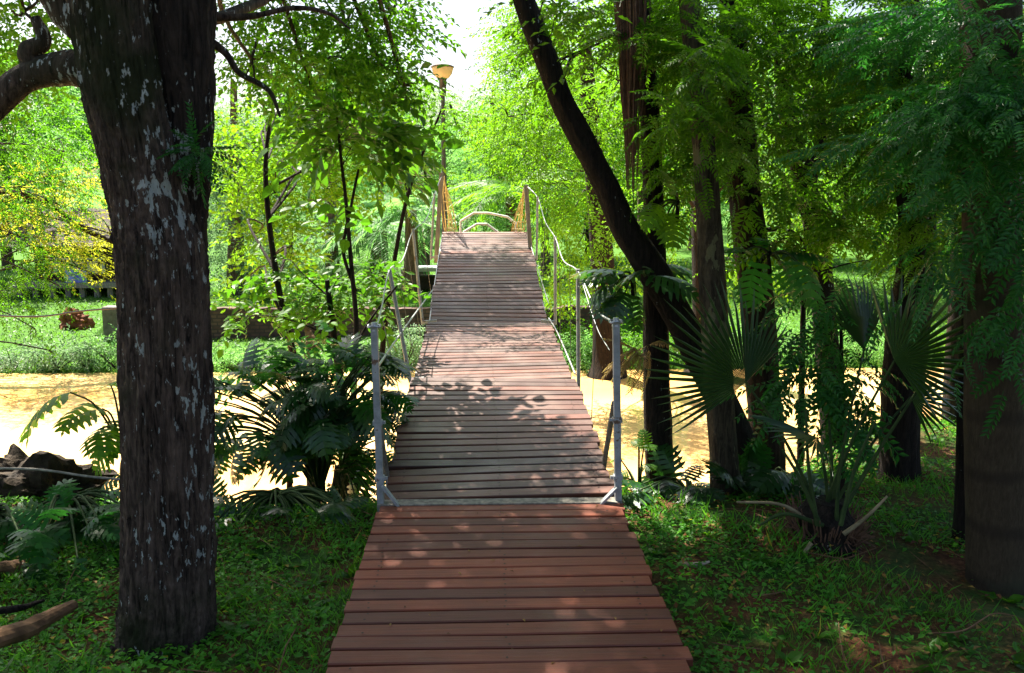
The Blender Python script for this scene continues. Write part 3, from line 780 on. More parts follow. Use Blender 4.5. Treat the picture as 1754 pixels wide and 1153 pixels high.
# ---- bright tree right of the bridge, over the far half of the deck
cl = [CL(905, 140, 15, 60, 50, 70, 1), CL(870, 200, 15, 55, 45, 66, 1), CL(950, 210, 15, 70, 60, 90, 1.2), CL(900, 260, 15, 65, 45, 80, 1), CL(960, 310, 14.6, 65, 60, 90, 1.1), CL(930, 100, 15.5, 50, 50, 50, 1),
      CL(1000, 400, 14.4, 55, 60, 75, 1), CL(960, 370, 14.8, 40, 50, 45, .8), CL(1020, 200, 15, 60, 80, 90, 1.2), CL(860, 60, 16, 30, 40, 20, .8), CL(905, 30, 15.5, 50, 40, 44, 1), CL(960, 480, 14.5, 50, 40, 45, .8), CL(1040, 480, 14.6, 50, 40, 45, .8)]
tree('tree', 'bright lime green tree leaning over the right side of the bridge', trunk_px(16.6, [(1000, 60, 10), (1015, 250, 16), (1030, 430, 20), (1040, 600, 26)], H), M['bark_dark'], M['lf_lime'], cl, T_mid, 61, scale=.85, droop=-.35)
cl = [CL(1120, 380, 13, 60, 80, 60, 1), CL(1180, 250, 13.5, 60, 80, 60, 1), CL(1160, 120, 14, 70, 70, 60, 1), CL(1270, 470, 14, 60, 50, 44, 1), CL(1330, 330, 14, 60, 70, 55, 1)]
tree('tree', 'yellow green tree low over the water behind the hanging brown roots', trunk_px(16.8, [(1190, 20, 10), (1200, 250, 16), (1205, 430, 20), (1210, 600, 26)], H), M['bark_dark'], M['lf_lime'], cl, T_mid, 62, scale=.85, droop=-.3)

# ---- light tree over the water on the left, bright leaves
cl = [CL(430, 260, 9.5, 70, 40, 56), CL(520, 230, 9.5, 75, 40, 60), CL(610, 230, 9.3, 75, 40, 60), CL(660, 290, 9.4, 50, 40, 40), CL(470, 330, 9.2, 70, 40, 50), CL(560, 320, 9.4, 60, 35, 42), CL(440, 400, 9.2, 45, 40, 30),
      CL(500, 420, 9.0, 40, 40, 24), CL(400, 250, 9.6, 40, 60, 30), CL(640, 170, 9.6, 60, 30, 34), CL(420, 480, 9, 30, 28, 12), ((-2.3, 12.6, 5.4), (1.2, 1.0, .5), 480), ((-1.3, 12.3, 5.5), (1.0, 1.0, .5), 440), ((-2.2, 11.5, 5.3), (1.0, .7, .5), 380), ((-1.9, 13.7, 6.2), (1.0, .7, .4), 90), ((-2.8, 14.2, 6.0), (1.1, 1.0, .5), 30)]  # clumps given in metres: unseen leaves added overhead to shade the bridge deck
tree('tree', 'slender tree with bright yellow green leaves hanging over the river left of the bridge', trunk_px(7.3, [(470, 150, 2), (455, 300, 4), (475, 480, 5), (510, 640, 6), (530, 760, 8)], H), M['bark_dark'], M['lf_lime'], cl,
     alt(.075, .042, 9, .34), 65, scale=1.0)
# ---- sapling with broad leaves, beside the deck
YS = 6.4
cl = [CL(560, 195, YS, 60, 35, 18), CL(630, 205, YS, 60, 35, 20), CL(520, 150, YS, 50, 22, 10), CL(600, 240, YS - .2, 70, 22, 20), CL(660, 250, YS, 35, 28, 8), CL(590, 335, YS, 30, 16, 5), CL(660, 140, YS, 40, 25, 8)]
tree('sapling', 'thin forked sapling with broad dark leaves beside the left handrail', trunk_px(YS, [(575, 180, 1.5), (585, 280, 2.5), (592, 340, 3), (603, 470, 4), (610, 560, 4.5), (606, 680, 5.5), (604, 780, 7)], H), M['bark_brown'], M['lf_broad'], cl,
     T_big, 66, seg=10, dens=1.6, extra=[px(YS, [(610, 500, 3), (588, 430, 3), (600, 360, 2.5), (614, 290, 2)]), px(YS, [(604, 600, 3), (640, 540, 2), (680, 490, 1.5)])], scale=.78, subs=2, cat='sapling')
cl = [CL(450, 530, 7.2, 60, 20, 14), CL(530, 500, 7.2, 60, 28, 18), CL(600, 480, 7.2, 60, 30, 18), CL(480, 460, 7.4, 50, 25, 10), CL(640, 470, 7.2, 40, 26, 10), CL(600, 520, 7.0, 50, 24, 10), CL(400, 545, 7, 35, 12, 4), CL(660, 520, 7, 30, 16, 5)]
tree('shrub', 'broad leaved shrub spreading in front of the stone wall left of the bridge', trunk_px(6.9, [(560, 480, 4), (575, 600, 6), (585, 700, 8)], H), M['bark_dark'], M['lf_broad'], cl, T_big, 67, seg=10, dens=2.2, scale=.58, cat='shrub')
cl = [CL(450, 640, 5.6, 40, 18, 8), CL(520, 590, 5.6, 50, 22, 12), CL(560, 640, 5.6, 40, 20, 8), CL(400, 640, 5.6, 35, 12, 6)]
tree('shrub', 'low shrub with glossy leaves just above the split leaf plant', trunk_px(5.5, [(520, 620, 4), (530, 700, 5), (540, 780, 6)], H), M['bark_dark'], M['lf_jade'], cl, T_big, 68, seg=8, dens=1.6, scale=.5, cat='shrub')
# small clump in front of the lamp pole
cl = [CL(760, 195, 8.8, 36, 18, 14), CL(750, 165, 8.9, 20, 14, 5), CL(775, 215, 8.8, 18, 14, 5)]
tree('sapling', 'little dark leaf cluster on a thin stem in front of the lamp pole', trunk_px(8.8, [(755, 190, 1.5), (700, 330, 3), (668, 500, 4), (650, 700, 6)], H), M['bark_dark'], M['lf_mid'], cl, T_small, 69, seg=8, cat='sapling', scale=1.1)

# ---- trees on the right bank
R1 = px(5.1, [(860, -260, 16), (880, -60, 19), (905, 20, 21), (938, 110, 22), (965, 180, 23), (1003, 250, 24), (1040, 320, 25), (1070, 390, 27), (1110, 450, 30), (1150, 515, 30), (1200, 610, 30), (1260, 740, 32), (1300, 850, 38), (1310, 890, 50)])
cl = [CL(960, 60, 6, 60, 60, 34), CL(1010, 20, 5.6, 70, 60, 44), CL(1060, 140, 6.3, 60, 70, 40), CL(1130, 60, 5.6, 80, 60, 60), CL(1050, 60, 4.8, 50, 50, 22), CL(960, 20, 4.8, 40, 40, 12)]
R1 = (R1[0], [q * .86 for q in R1[1]])
r1 = tree('tree', 'black leaning tree trunk crossing the view diagonally right of the bridge', R1, M['bark_dark'], M['lf_dark'], cl, T_pin + T_small, 71, dens=1.6, seg=28, n=110, lump=.07, ridges=.03)
mb = MB(); rg = np.random.default_rng(72)
for q in range(260):
    x = 1078 + rg.normal(0, 11); ln = rg.uniform(200, 460) * (1 if abs(x - 1078) < 16 else .7); y0 = -150 + rg.uniform(0, 60)
    x1 = 1080 + (x - 1078) * 1.1 + rg.normal(0, 3); Yq = 4.95 + rg.normal(0, .04)
    a = P(x, y0, Yq); b = P((x + x1) / 2 + rg.normal(0, 4), y0 + ln * .5, Yq); c = P(x1 * .7 + .3 * 1082, y0 + ln, Yq)
    tube(mb, [a, b, c], [.004, .0035, .0012], 4, 8, cap=False)
rt = mb.build('hanging_roots', M['root strand'], r1); rt['label'] = 'curtain of thin brown aerial roots'

R2 = trunk_px(5.3, [(1085, -260, 12), (1095, -60, 14), (1112, 200, 16), (1120, 400, 18), (1124, 600, 23), (1128, 760, 25), (1130, 840, 30)], H)
cl = [CL(1120, 20, 5.8, 70, 60, 50), CL(1150, 160, 5.9, 50, 60, 30), CL(1120, 330, 5.7, 30, 40, 6)]
tree('tree', 'upright dark trunk nearest to the right handrail of the bridge', R2, M['bark_dark'], M['lf_mid'], cl, T_pin, 73, dens=1.5, seg=24, n=80, lump=.06, ridges=.025)
R3 = trunk_px(4.75, [(1160, -260, 15), (1175, -60, 17), (1200, 200, 18), (1210, 320, 20), (1218, 450, 22), (1226, 600, 24), (1240, 800, 26), (1244, 925, 36)], H)
cl = [CL(1220, 30, 5, 80, 70, 50), CL(1190, 170, 5, 60, 60, 26), CL(1210, 255, 4.9, 60, 40, 20), CL(1190, 100, 4.4, 70, 70, 26), CL(1230, 230, 4.4, 50, 40, 14)]
tree('tree', 'trunk blotched with pale lichen behind the left fan of the fan palm', R3, M['bark_lichen'], M['lf_dark'], cl, T_comp, 74, seg=24, n=80, lump=.05, ridges=.02, scale=.8, dens=1.0)
R4 = trunk_px(5.5, [(1240, -260, 16), (1250, -60, 19), (1265, 200, 24), (1282, 380, 27), (1296, 520, 29), (1310, 700, 30), (1312, 840, 36)], H)
cl = [CL(1290, 30, 5.8, 80, 60, 46), CL(1290, 160, 6, 60, 60, 28), CL(1300, 250, 5.6, 60, 40, 20), CL(1350, 100, 6.2, 60, 50, 26), CL(1290, 90, 5.0, 80, 60, 60), CL(1290, 220, 5.0, 60, 50, 40), CL(1350, 300, 5.2, 60, 40, 36)]
tree('tree', 'thick grooved brown trunk just right of the lichen blotched one', R4, M['bark_brown'], M['lf_mid'], cl, T_pin + T_small, 75, dens=1.25, seg=28, n=90, lump=.06, ridges=.03)
R5 = trunk_px(6.1, [(1320, -200, 8), (1332, 0, 10), (1345, 170, 14), (1375, 300, 17), (1398, 400, 19), (1410, 520, 20), (1425, 700, 22), (1432, 800, 24)], H)
cl = [CL(1420, 60, 6.4, 70, 50, 36), CL(1450, 170, 6.3, 60, 60, 40), CL(1420, 270, 6.0, 70, 50, 44), CL(1380, 190, 6.5, 50, 50, 20), CL(1480, 330, 6.2, 60, 40, 34), CL(1400, 60, 5.4, 80, 50, 60), CL(1390, 180, 5.3, 60, 50, 40), CL(1420, 370, 5.5, 60, 30, 36)]
tree('tree', 'forked slender tree with bare twigs in the middle of the right grove', R5, M['bark_dark'], M['lf_mid'], cl, T_small, 76, dens=1.35, seg=20, n=70, lump=.06, ridges=.02, scale=.95,
     extra=[px(6.1, [(1380, 330, 12), (1405, 240, 10), (1400, 120, 8), (1415, 0, 7)]), px(6.1, [(1400, 420, 9), (1440, 400, 7), (1450, 340, 5), (1440, 230, 3)]), px(5.9, [(1400, 440, 6), (1350, 395, 5), (1300, 395, 4)])])
R6 = trunk_px(4.85, [(1545, -260, 16), (1550, -60, 20), (1553, 100, 22), (1558, 250, 25), (1570, 380, 29), (1566, 500, 32), (1548, 660, 36), (1540, 780, 34), (1537, 865, 42)], H)
cl = [CL(1540, 20, 4.9, 90, 50, 46), CL(1480, 110, 5.2, 80, 50, 36), CL(1590, 160, 4.8, 80, 50, 36), CL(1500, 230, 5, 60, 40, 24), CL(1560, 300, 5, 60, 40, 24), CL(1630, 260, 4.8, 70, 50, 32), CL(1620, 360, 4.6, 40, 40, 10)]
tree('tree', 'straight black trunk standing between the two fans of the fan palm', R6, M['bark_dark'], M['lf_dark'], cl, T_comp, 77, seg=28, n=90, lump=.07, ridges=.03, scale=.85, dens=.95)
R7 = trunk_px(6.0, [(1650, -200, 10), (1648, 200, 14), (1645, 480, 18), (1640, 620, 21), (1636, 780, 26)], H)
cl = [CL(1660, 100, 6.3, 90, 60, 50), CL(1640, 330, 6.2, 60, 50, 34), CL(1700, 230, 6.2, 60, 60, 40), CL(1700, 420, 6.2, 50, 40, 26), CL(1600, 420, 6.4, 40, 40, 14), CL(1560, 360, 5.6, 50, 50, 30)]
tree('tree', 'slim brown trunk set back behind the right fan of the fan palm', R7, M['bark_brown'], M['lf_mid'], cl, T_small, 78, dens=1.5, seg=18, n=60)
R8 = trunk_px(3.5, [(1690, -260, 46), (1695, -60, 47), (1698, 200, 47), (1700, 450, 46), (1703, 600, 47), (1705, 750, 50), (1708, 900, 52), (1714, 1005, 60)], H, 1.1)
cl = [CL(1640, 60, 3.9, 110, 45, 24), CL(1720, 90, 3.8, 80, 50, 20), CL(1580, 40, 4.2, 90, 40, 18), CL(1710, 500, 3.3, 60, 28, 8), CL(1730, 300, 3.6, 50, 90, 18), CL(1700, 180, 3.4, 70, 40, 12), CL(1710, 380, 3.2, 70, 50, 16), CL(1630, 200, 3.4, 60, 50, 14), CL(1710, 40, 3.25, 80, 50, 26), CL(1700, 150, 3.2, 70, 60, 22), CL(1710, 270, 3.2, 70, 50, 20)]
tree('tree', 'broad smooth trunk with dark rings at the right edge of the view', R8, M['bark_palm'], M['lf_jade'], cl, T_comp, 79, seg=40, n=120, lump=.02, ridges=.004, scale=.75, dens=1.1)
R9 = trunk_px(3.95, [(1668, -200, 8), (1665, 200, 11), (1662, 450, 13), (1656, 650, 15), (1652, 895, 19)], H)
cl = [CL(1700, 330, 4.1, 50, 50, 16), CL(1650, 200, 4.2, 60, 50, 16), CL(1640, 420, 4.1, 40, 40, 8)]
tree('tree', 'slender black trunk hugging the left side of the broad ringed trunk', R9, M['bark_dark'], M['lf_dark'], cl, T_comp, 80, seg=18, n=60, scale=.7, dens=1.4)
# pinnate shrubs between the fans
cl = [CL(1400, 560, 4.3, 60, 60, 18), CL(1450, 620, 4.2, 60, 50, 18), CL(1380, 660, 4.1, 70, 50, 20), CL(1450, 710, 4.0, 60, 40, 18), CL(1470, 670, 4.15, 40, 40, 8), CL(1420, 500, 4.5, 70, 35, 14), CL(1470, 520, 4.3, 40, 30, 6)]
tree('shrub', 'feathery leaved shrub hanging between the two palm fans', trunk_px(4.35, [(1440, 540, 3), (1443, 700, 4), (1442, 880, 6)], H), M['bark_dark'], M['lf_jade'], cl, T_pin, 81, dens=1.6, seg=8, scale=.9, cat='shrub', droop=-.5)
cl = [CL(1340, 410, 5.2, 70, 30, 18), CL(1400, 370, 5.4, 80, 40, 26), CL(1250, 340, 5.3, 50, 30, 10), CL(1480, 400, 5.2, 60, 35, 18), CL(1560, 440, 5.3, 50, 35, 10)]
tree('shrub', 'tall thin shrub with drooping leaves under the grove canopy', trunk_px(5.6, [(1380, 380, 3), (1375, 560, 5), (1370, 840, 7)], H), M['bark_dark'], M['lf_dark'], cl, T_pin, 82, dens=1.6, seg=8, scale=1.0, cat='shrub')

# ------------------------------------------------------------------ split leaf plants
def split_leaf(Ln, W, lobes=6, droop=.5, cup=.15, seed=0):
    rg = np.random.default_rng(seed); V, Fq = [], []; extra_ = []
    def mid(x): return np.array([x * Ln * (1 - .12 * droop * x), 0, .10 * Ln * math.sin(x * 2.5) - droop * Ln * x * x * .6])
    def env(x): return W / 2 * (math.sin(min(1, (x + .12) / 1.05) * math.pi) ** .6)
    for s in (1, -1):
        edge = []
        for i in range(lobes):
            x0 = i / lobes * .93; x1 = (i + .66) / lobes * .93; xm = (x0 + x1) / 2
            wv_ = env(xm) * rg.uniform(.85, 1.1); sw = .25 + .55 * xm
            def q(x, y):
                p = mid(x).copy(); p[1] = s * y; p[0] += sw * y * .6 - (.25 * y if i == 0 else 0); p[2] -= cup * y + .5 * y * y / W; return p
            web = .27 * wv_
            b0, b1 = q(x0, 0), q(min(1, x0 + .93 / lobes), 0); e0, e1 = q(x0 + .01, web), q(x1 + .03, web)
            k = len(V)
            m0, m1 = q(x0 + .00, wv_ * .6), q(x1 + .02, wv_ * .62); tip = q(xm + .03, wv_)
            t0 = q(xm - .018, wv_ * .9)
            V += [b0, b1, e0, e1, m0, m1, tip, t0]
            for (xa, ya, xb, yb, xt, yt) in ((x0 - .005, wv_ * .45, x0, wv_ * .66, x0 - .07, wv_ * .72), (x1 + .01, wv_ * .42, x1 + .02, wv_ * .60, x1 + .10, wv_ * .68)):
                if rg.uniform() < .8: q_ = len(V) + 8; extra_.append((q(xa, ya), q(xb, yb), q(xt, yt)))
            Fq += [[k, k + 2, k + 3, k + 1] if s < 0 else [k, k + 1, k + 3, k + 2], [k + 2, k + 4, k + 5, k + 3] if s < 0 else [k + 2, k + 3, k + 5, k + 4],
                   [k + 4, k + 7, k + 6, k + 5] if s < 0 else [k + 4, k + 5, k + 6, k + 7]]
    for (a_, b_, c_) in extra_:
        k = len(V); V += [a_, b_, c_, (a_ + c_) / 2]; Fq += [[k, k + 1, k + 2, k + 3]]
    k = len(V)
    a = mid(.90); b = mid(1.06)
    V += [a, mid(.97) + [0, W * .05, 0], b, mid(.97) - [0, W * .05, 0]]; Fq += [[k, k + 3, k + 2, k + 1]]
    return np.array(V), np.array(Fq)
SL = [split_leaf(1, wd, lb, d, .18, s) for s, d, lb, wd in ((1, .3, 7, 1.05), (2, .7, 8, .95), (3, 1.0, 7, 1.0), (4, .5, 6, 1.15), (5, .8, 7, .95))]
def split_plant(label, base, stem_h, leaves, seed, Lf=.35, name='split_leaf_plant', mat=None, lean=(0, 0), stem_r=.02):
    """leaves: list of (px,py,Y,length m, dir vector) attach point of blade"""
    rg = np.random.default_rng(seed); root = thing(name, base, label, 'plant')
    b = Vector(base); top = b + Vector((lean[0], lean[1], stem_h))
    st_ = MB(); tube(st_, [b - Vector((0, 0, .1)), (b + top) / 2 + Vector(rg.normal(0, .02, 3)), top], [stem_r * 1.3, stem_r, stem_r * .8], 10, 12, .1, .03, rg)
    lf = MB()
    for (a, ln, d) in leaves:
        a = Vector(a); m_ = (top + a) / 2 + Vector((0, 0, .10 * (a - top).length))
        tube(st_, [top - Vector((0, 0, stem_h * rg.uniform(0, .35))), m_, a], [.008, .006, .004], 6, 8, mi=1)
        d = np.array(d, float); R = frames(d[None], None, .25, rg)
        lf.add(*place(SL[rg.integers(0, 5)], np.array(tuple(a))[None], R, [ln]))
    st_.build('stem', [M['bark_dark'], M['stalk']], root, smooth=True); lf.build('foliage', mat or M['lf_split'], root)
    return root
def ring(cx, cy, Y, rx, ry, n, ln, rg, down=.3, dy=.5):
    """leaf attach points spread over an ellipse of pixels, blades pointing outward"""
    o = []
    for i in range(int(n * 1.35)):
        a = rg.uniform(0, 6.28); q = rg.uniform(.15, 1) ** .6; YY = Y + rg.normal(0, dy * .35)
        x, y = cx + math.cos(a) * rx * q, cy - math.sin(a) * ry * q
        d = (math.cos(a) + rg.normal(0, .45), rg.normal(-.35, .6), math.sin(a) * .7 - down * rg.uniform(.2, 1.2))
        o.append((P(x, y, YY), ln * rg.uniform(.7, 1.2), d))
    return o
rg = np.random.default_rng(90)
def gp(px_, Y): x = P(px_, 800, Y).x; return (x, Y, H(x, Y))
split_plant('tall split leaf philodendron between the big trunk and the bridge', gp(545, 5.3), .75, ring(445, 700, 5.0, 120, 80, 52, .21, rg) + ring(580, 665, 5.1, 100, 70, 44, .22, rg), 91, stem_r=.045)
split_plant('split leaf plant with dark stems against the left handrail post', gp(580, 5.4), .8, ring(625, 730, 5.4, 50, 80, 24, .20, rg) + ring(610, 830, 5.2, 40, 40, 14, .12, rg), 92, stem_r=.035)
split_plant('low dark split leaf plant at the foot of the philodendron', gp(470, 4.35), .12, ring(450, 895, 4.3, 110, 35, 46, .17, rg, .5) + ring(580, 885, 4.4, 50, 30, 22, .12, rg, .5), 93)
split_plant('split leaf plant reaching left over the orange water behind the big trunk', gp(215, 4.6), .45,
            [(P(120, 672, 4.5), .36, (-1, -.1, -.45)), (P(150, 690, 4.6), .22, (-.3, -.6, -.3)), (P(170, 735, 4.5), .20, (.2, -.8, -.2)), (P(190, 660, 4.7), .26, (.6, -.3, .2)), (P(200, 720, 4.6), .24, (.1, -.8, -.4)), (P(175, 700, 4.5), .22, (-.7, -.5, -.2)), (P(205, 760, 4.5), .2, (-.8, -.5, -.5)), (P(215, 690, 4.6), .26, (.9, 0, .1))], 94, mat=M['lf_mid'], stem_r=.012)
split_plant('mass of silvery split leaves on the ground left of the big trunk', gp(110, 4.3), .15, ring(110, 915, 4.1, 110, 50, 34, .20, rg, .4) + ring(180, 870, 4.2, 40, 35, 10, .18, rg), 95, mat=M['lf_jade'])
split_plant('split leaf plant at the left edge below the rock', gp(-10, 4.1), .15, ring(10, 935, 3.9, 70, 40, 16, .20, rg, .4), 96, mat=M['lf_jade'])
# climbers on right trunks
def climber(label, px_, py_, Y, n, ln, seed, mat, rx=45, ry=30):
    r_ = np.random.default_rng(seed); b = P(px_, py_, Y)
    return split_plant(label, tuple(b), .02, ring(px_, py_, Y - .1, rx, ry, n, ln, r_, .6), seed, name='climbing_plant', mat=mat, stem_r=.01)
climber('glossy split leaf climber on the upright trunk beside the bridge', 1085, 480, 5.2, 9, .28, 97, M['lf_split'], 45, 35)
climber('shiny drooping leaves high on the trunk behind the fan palm', 1320, 440, 5.1, 9, .24, 98, M['lf_jade'], 55, 20)
climber('split leaves hanging right of the grooved trunk', 1160, 350, 5.0, 5, .22, 99, M['lf_mid'], 40, 25)
split_plant('dark sprawling plant around the foot of the upright trunk', gp(1180, 5.0), .10, ring(1150, 850, 4.75, 70, 32, 30, .20, rg, .5), 100, mat=M['lf_split'])
split_plant('black low shrubbery behind the base of the fan palm', gp(1320, 5.0), .12, ring(1300, 850, 4.8, 100, 45, 44, .24, rg, .5), 101, mat=M['lf_split'])
split_plant('small leafy plant between the right handrail post and the upright trunk', gp(1095, 5.1), .1, ring(1090, 800, 5.2, 30, 40, 10, .13, rg, .3), 102, mat=M['lf_mid'])
# dry hanging fern
root = thing('dry_fern', tuple(P(1120, 590, 5.1)), 'dry brown drooping fern fronds on the upright trunk beside the bridge', 'fern')
mb = MB(); r_ = np.random.default_rng(103); n = 14
pos = np.array([tuple(P(1105 + r_.normal(0, 6), 600 + r_.normal(0, 6), 5.1)) for _ in range(n)])
d = np.column_stack([r_.normal(-.5, .5, n), r_.normal(-.3, .3, n), r_.normal(-.1, .4, n)])
for k_ in range(3):
    q = np.arange(n) % 3 == k_; mb.add(*place(T_fern[k_], pos[q], frames(d[q], None, .3, r_), np.full(q.sum(), .42)))
mb.build('frond', M['lf_dry'], root)

# ------------------------------------------------------------------ fan palm
def fan(R, n=30, a0=-100, a1=100, rg=None, joined=.40, droop=.12):
    V, Fq = [[0, 0, 0]], []
    da = (a1 - a0) / n
    for i in range(n):
        a = rad(a0 + da * (i + .5)); h_ = rad(da * .47); rj = R * joined; Rt = R * rg.uniform(.86, 1.05) * (1 - .25 * abs(a) / rad(max(abs(a0), 1)))
        ta = a + rg.normal(0, .012); kx = .012 * R
        def pt(r, an, z): return [r * math.cos(an), r * math.sin(an), z - droop * R * (r / R) ** 2 - .10 * R * (abs(an) ** 1.5) * (r / R)]
        k = len(V)
        V += [pt(rj, a - h_, -kx), pt(rj, a, kx * 1.6), pt(rj, a + h_, -kx), pt(Rt * .8, ta - h_ * .33, -kx * .5), pt(Rt * .8, ta, kx), pt(Rt * .8, ta + h_ * .33, -kx * .5), pt(Rt, ta, -.02 * R * rg.uniform(0, 2))]
        Fq += [[0, k, k + 1, k + 1], [0, k + 1, k + 2, k + 2], [k, k + 3, k + 4, k + 1], [k + 1, k + 4, k + 5, k + 2], [k + 3, k + 6, k + 6, k + 4], [k + 4, k + 6, k + 6, k + 5]]
    V = np.array(V)
    tri = [[f[0], f[1], f[2]] for f in Fq if len(set(f)) == 3 and f[2] == f[3]] + [[f[0], f[1], f[3]] for f in Fq if f[1] == f[2]]
    qd = [f for f in Fq if len(set(f)) == 4]
    return V, np.array(tri), np.array(qd)
rg = np.random.default_rng(110)
pb = P(1412, 945, 3.85)
fp = thing('fan_palm', (pb.x, pb.y, H(pb.x, pb.y)), 'fan palm with two large spread fans on long stalks in the right foreground', 'palm')
base = Vector((pb.x, pb.y, H(pb.x, pb.y)))
mb = MB(); tube(mb, [base - Vector((0, 0, .1)), base + Vector((0, 0, .08)), base + Vector((0, 0, .2))], [.16, .14, .08], 14, 10, .15, .06, rg)
for q in range(260):
    a = rg.uniform(0, 6.28); r = .13; s_ = base + Vector((r * math.cos(a), r * math.sin(a), rg.uniform(0, .08)))
    e = s_ + Vector((math.cos(a) * rg.uniform(.0, .1), math.sin(a) * .06, rg.uniform(-.05, .14))); tube(mb, [s_, e], [.006, .002], 4, mi=1)
mb.build('trunk', [M['bark_dark'], M['root strand']], fp)
def add_fan(px_, py_, Y, R, up, nrmv, a0, a1, n=30, cnt=0):
    hub = P(px_, py_, Y); mb = MB()
    V, tri, qd = fan(R, n, a0, a1, rg)
    d = np.array([up], float); Rm = frames(d, np.array([nrmv], float))
    Vw = V @ Rm[0].T + np.array(tuple(hub))
    mb.add(Vw, tri); mb.Fs.append((qd + 0, 0)) if False else mb.add(Vw, qd)
    s_ = base + Vector((rg.normal(0, .03), rg.normal(0, .03), .12))
    m_ = (s_ + hub) / 2 + Vector((0, 0, .05))
    tube(mb, [s_, m_, hub], [.010, .007, .005], 7, 10, mi=1)
    mb.build('fan_leaf', [M['lf_fan'], M['stalk']], fp)
add_fan(1278, 655, 3.85, .52, (-.62, -.05, .70), (.15, -1, .25), -100, 88, 32)
add_fan(1532, 618, 3.72, .46, (.50, .0, .75), (-.25, -1, .45), -112, 52, 24)
add_fan(1400, 750, 3.75, .36, (-.55, -.3, .25), (.1, -.25, 1), -70, 70, 22)
add_fan(1560, 680, 4.1, .34, (.8, .0, -.35), (0, -1, .5), -45, 50, 11)
add_fan(1480, 600, 4.15, .42, (-.1, .1, 1), (.5, -1, .1), -50, 40, 16)
for (a, b, c) in (((1395, 900), (1340, 865), (1262, 860)), ((1445, 915), (1485, 885), (1520, 850)), ((1390, 930), (1375, 950), (1362, 968)), ((1405, 900), (1370, 820), (1340, 770)), ((1420, 890), (1425, 800), (1420, 720)), ((1440, 900), (1465, 800), (1500, 720)),
                  ((1400, 900), (1385, 800), (1380, 700)), ((1432, 905), (1437, 820), (1450, 740)), ((1410, 900), (1345, 880), (1300, 900)), ((1430, 900), (1500, 780), (1590, 640))):
    mb = MB(); Yq = 3.75 + rg.normal(0, .06); tube(mb, [P(*a, Yq), P(*b, Yq), P(*c, Yq)], [.011, .008, .005], 6, 10); mb.build('leaf_stalk', M['pale petiole'] if c[1] > 840 and c[0] != 1300 else M['stalk'], fp)

# ------------------------------------------------------------------ far palms
def far_palm(label, px_, Y, top, nf, mat, seed, r=.16):
    r_ = np.random.default_rng(seed); x = P(px_, 500, Y).x; b = Vector((x, Y, H(x, Y))); tp = P(px_ + 4, top, Y)
    root = thing('palm_tree', tuple(b), label, 'palm')
    mb = MB(); tube(mb, [b - Vector((0, 0, .1)), (b + tp) / 2 + Vector((.05, 0, 0)), tp], [r * 1.3, r, r * .9], 12, 24, .05, .05, r_); mb.build('trunk', M['bark_far'], root, smooth=True)
    f = MB(); n = nf
    a = r_.uniform(0, 6.28, n); d = np.column_stack([np.cos(a), np.sin(a), r_.uniform(-.3, .9, n)])
    T = [spray_pin(r_, 26, 1.6, leafT(.5, .05), droop=.6) for _ in range(2)]
    pos = np.tile(np.array(tuple(tp)), (n, 1)) + r_.normal(0, .06, (n, 3))
    for k_ in range(2):
        q = np.arange(n) % 2 == k_; f.add(*place(T[k_], pos[q], frames(d[q], None, .2, r_), r_.uniform(.7, 1.1, q.sum())))
    f.build('crown', mat, root); return root
far_palm('palm with a stout leaning trunk on the far lawn left of the lamp post', 645, 24, 395, 26, M['lf_far'], 120, .24)
far_palm('palm with an orange yellow crown shaft nearest the lamp post', 700, 22, 360, 24, M['lf_far'], 121, .17)
far_palm('palm far behind the broad leaved shrub', 720, 26, 380, 20, M['lf_blue'], 122, .22)
far_palm('pale fronded palm past the end of the bridge', 870, 20, 330, 26, M['lf_lime'], 123, .12)

# ------------------------------------------------------------------ house on stilts, wall, table
hb = P(150, 530, 25)
hs = thing('house', (hb.x, 25, H(hb.x, 25)), 'dark timber house on white stilts behind the trees at the far left', 'house')
g0 = H(hb.x, 25); zf = P(150, 488, 25).z; x0, x1 = P(20, 500, 25).x, P(235, 500, 25).x
mb = MB(); mb.box(((x0 + x1) / 2, 27, zf), (x1 - x0, 4.4, .14)); mb.build('floor', M['timber'], hs)
for xx in (35, 62, 90, 118, 142, 167, 190, 212):
    q = P(xx, 500, 25); mb = MB(); mb.box((q.x, 25.0, (g0 - .1 + zf - .07) / 2), (.14, .14, zf - .07 - g0 + .1)); mb.build('stilt', M['timber'], hs)
mb = MB(); mb.box(((x0 + x1) / 2, 28.2, (g0 + zf) / 2 - .1), (x1 - x0, .1, zf - g0)); mb.build('back_wall', M['dark timber'], hs)
zt = P(150, 425, 25).z
mb = MB(); mb.box(((x0 + x1) / 2, 27.2, (zf + zt) / 2 + .06), (x1 - x0 - .8, 3.2, zt - zf - .04)); wl = mb.build('wall', M['dark timber'], hs)
for xx in (100, 130, 165):
    q = P(xx, 455, 25.6); mb = MB(); mb.box((q.x, 25.58, q.z), (.5, .04, .45)); mb.build('window', M['white paint'], hs)
for xx in (40, 75, 108, 140, 172, 205):
    q = P(xx, 470, 25.1); mb = MB(); mb.box((q.x, 25.05, zf + .36), (.05, .05, .58)); mb.build('baluster', M['bark_brown'], hs)
mb = MB(); mb.box(((x0 + x1) / 2, 25.05, zf + .68), (x1 - x0, .06, .05)); mb.build('railing', M['bark_brown'], hs)
mb = MB(); c = ((x0 + x1) / 2); zr = zt + .06
